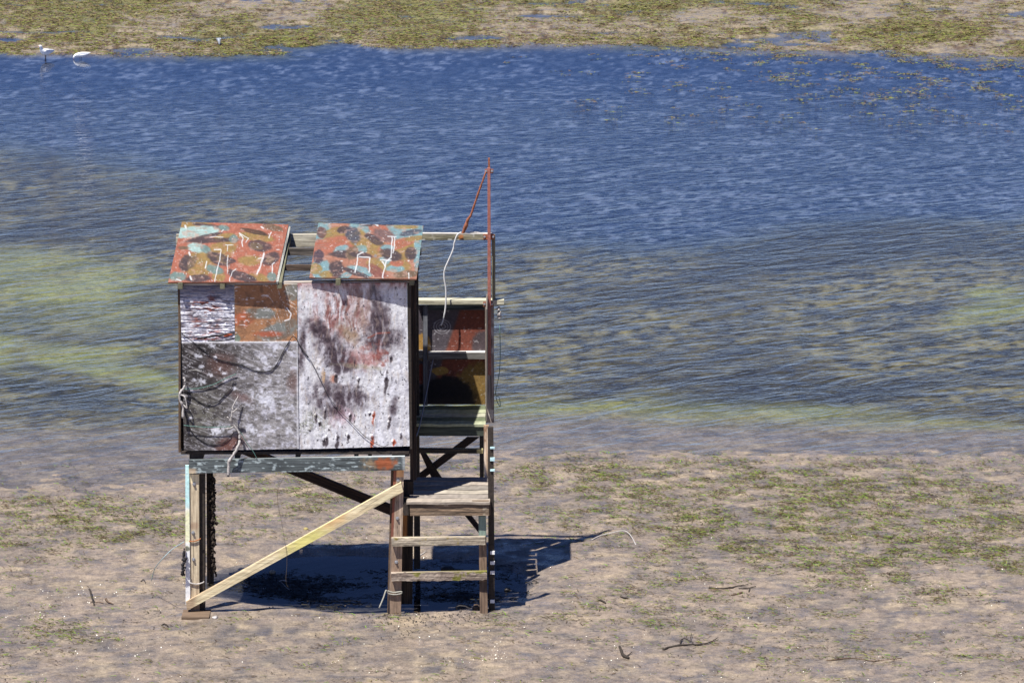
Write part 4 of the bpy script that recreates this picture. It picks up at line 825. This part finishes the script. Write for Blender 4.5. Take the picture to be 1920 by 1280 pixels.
# ================================================================ gulls
def loft(name, spine, mat, parent, seg=14):
    """body of revolution-like skin: rings (x,y,z, half width, half height) along +x"""
    V = []; Fc = []
    n = len(spine)
    for i, (x, z, w, h) in enumerate(spine):
        a = spine[max(i-1, 0)]; b = spine[min(i+1, n-1)]; d = Vector((b[0]-a[0], 0, b[1]-a[1])).normalized(); up = Vector((-d.z, 0, d.x))
        for k in range(seg):
            t = 2*math.pi*k/seg; V.append(Vector((x, 0, z))+up*math.sin(t)*h+Vector((0, 1, 0))*math.cos(t)*w)
    for i in range(n-1):
        for k in range(seg): Fc.append([i*seg+k, i*seg+(k+1) % seg, (i+1)*seg+(k+1) % seg, (i+1)*seg+k])
    Fc.append(list(range(seg))[::-1]); Fc.append([(n-1)*seg+k for k in range(seg)])
    me = bpy.data.meshes.new(name); me.from_pydata([tuple(v) for v in V], [], Fc); me.update()
    bm = bmesh.new(); bm.from_mesh(me); bmesh.ops.recalc_face_normals(bm, faces=bm.faces); bm.to_mesh(me); bm.free(); smooth(me)
    me.materials.append(mat); o = bpy.data.objects.new(name, me); C.objects.link(o); o.parent = parent
    md = o.modifiers.new('s', 'SUBSURF'); md.levels = 1; md.render_levels = 1
    return o
def gull(px, py, rot, pose, label, s=1.0, wingmat=None, dz=0):
    p = on(px, py, dz-.035); r = empty('gull', p, label, 'gull', 'gulls at the far water edge'); r.rotation_euler = (0, 0, rot); r.scale = (s, s, s)
    # tail -> belly -> neck -> head; legs .11 high
    if pose == 'up':
        sp_ = [(-.25, .17, .012, .005), (-.2, .165, .028, .012), (-.14, .165, .05, .034), (-.07, .165, .066, .055), (0, .168, .072, .066), (.06, .182, .066, .064), (.10, .205, .05, .05), (.12, .235, .034, .036), (.128, .262, .028, .03), (.135, .285, .03, .032), (.15, .302, .03, .03), (.172, .304, .022, .02), (.186, .30, .008, .008)]; hx, hz, ang = .184, .30, 0
    elif pose == 'feed':
        sp_ = [(-.27, .225, .012, .005), (-.21, .205, .026, .012), (-.14, .185, .05, .034), (-.07, .172, .066, .056), (0, .168, .072, .064), (.07, .17, .062, .056), (.12, .165, .044, .044), (.155, .15, .032, .034), (.18, .128, .03, .031), (.195, .104, .028, .03), (.2, .08, .02, .02), (.203, .066, .007, .007)]; hx, hz, ang = .203, .068, 1.4
    else:
        sp_ = [(-.2, .12, .012, .006), (-.16, .14, .028, .014), (-.11, .17, .05, .036), (-.05, .195, .062, .054), (.0, .2, .064, .058), (.05, .19, .056, .05), (.09, .165, .04, .04), (.11, .135, .032, .032), (.12, .105, .03, .03), (.125, .08, .026, .026), (.127, .064, .008, .008)]; hx, hz, ang = .127, .066, 1.5
    loft('body', sp_, M_GULL if pose != 'walk' else M_GULLG, r)
    for sd in (-1, 1):       # folded wings lying on the back
        w = [(-.24, .0, .004, .004), (-.18, .004, .014, .012), (-.1, .006, .022, .026), (-.02, .008, .02, .034), (.05, .01, .012, .026), (.08, .01, .004, .006)]
        o = loft('wing', [(x, z, a, b) for x, z, a, b in w], wingmat or M_GULL, r, 8); yb = .058
        o.location = (0, sd*yb*.8, .195 if pose != 'walk' else .215); o.rotation_euler = (sd*-.35, -.06 if pose != 'feed' else .12, sd*.14)
    bm = bmesh.new(); bmesh.ops.create_cone(bm, segments=8, radius1=.008, radius2=.002, depth=.04, cap_ends=True)
    me = bpy.data.meshes.new('beak'); bm.to_mesh(me); bm.free(); me.materials.append(M_BEAK); o = bpy.data.objects.new('beak', me); C.objects.link(o); o.parent = r
    o.location = (hx+.016*math.cos(ang), 0, hz-.016*math.sin(ang)); o.rotation_euler = (0, math.pi/2+ang, 0)
    for sd in (-1, 1):
        bm = bmesh.new(); boxmesh(bm, (-.004, sd*.028-.004, 0), (.004, sd*.028+.004, .12)); boxmesh(bm, (-.005, sd*.028-.02, 0), (.035, sd*.028+.02, .004))
        me = bpy.data.meshes.new('leg'); bm.to_mesh(me); bm.free(); me.materials.append(M_BLEG); o = bpy.data.objects.new('leg', me); C.objects.link(o); o.parent = r
        o.location = (.01+.02*sd, 0, 0)
    return r
gull(86, 107, math.radians(-125), 'up', 'white gull standing upright at the water edge, leftmost of three', 1.05, M_GULL)
gull(152, 107, math.radians(182), 'feed', 'white gull bending its head to the shallow water', .74, M_GULL)
gull(410, 83, math.radians(-75), 'walk', 'small grey backed gull with head down on the far mudflat', .72, M_GULLG)

# ================================================================ camera, sun, sky
cam = bpy.data.cameras.new('camera'); co_ = bpy.data.objects.new('camera', cam); C.objects.link(co_)
cam.sensor_fit = 'HORIZONTAL'; cam.sensor_width = 36; cam.lens = F/1920*36; cam.clip_start = .5; cam.clip_end = 9000
co_.location = CAM; co_.rotation_euler = (math.pi/2-PITCH, 0, 0); scene.camera = co_
SV = Vector((-.30, -.33, 1)).normalized()
el = math.asin(SV.z); az = math.atan2(SV.x, SV.y)
sun = bpy.data.lights.new('sun', 'SUN'); sun.energy = 5.0; sun.angle = math.radians(.5); sun.color = (1, .96, .9)
so = bpy.data.objects.new('sun', sun); C.objects.link(so); so.rotation_euler = (-SV).to_track_quat('-Z', 'Y').to_euler()
w = bpy.data.worlds.new('World'); scene.world = w; w.use_nodes = True; nt = w.node_tree
bg = nt.nodes['Background']; sk = nt.nodes.new('ShaderNodeTexSky'); sk.sky_type = 'NISHITA'; sk.sun_disc = False
sk.sun_elevation = el; sk.sun_rotation = az; sk.air_density = .6; sk.dust_density = 0.0; sk.ozone_density = 10.0
tn = nt.nodes.new('ShaderNodeVectorMath'); tn.operation = 'MULTIPLY'; tn.inputs[1].default_value = (.98, .93, 1.14)
nt.links.new(sk.outputs[0], tn.inputs[0]); nt.links.new(tn.outputs[0], bg.inputs[0]); bg.inputs[1].default_value = .054
scene.view_settings.view_transform = 'Standard'; scene.view_settings.look = 'None'; scene.view_settings.exposure = .74; scene.view_settings.gamma = 1
scene.render.engine = 'CYCLES'; scene.cycles.max_bounces = 6; scene.cycles.transparent_max_bounces = 8
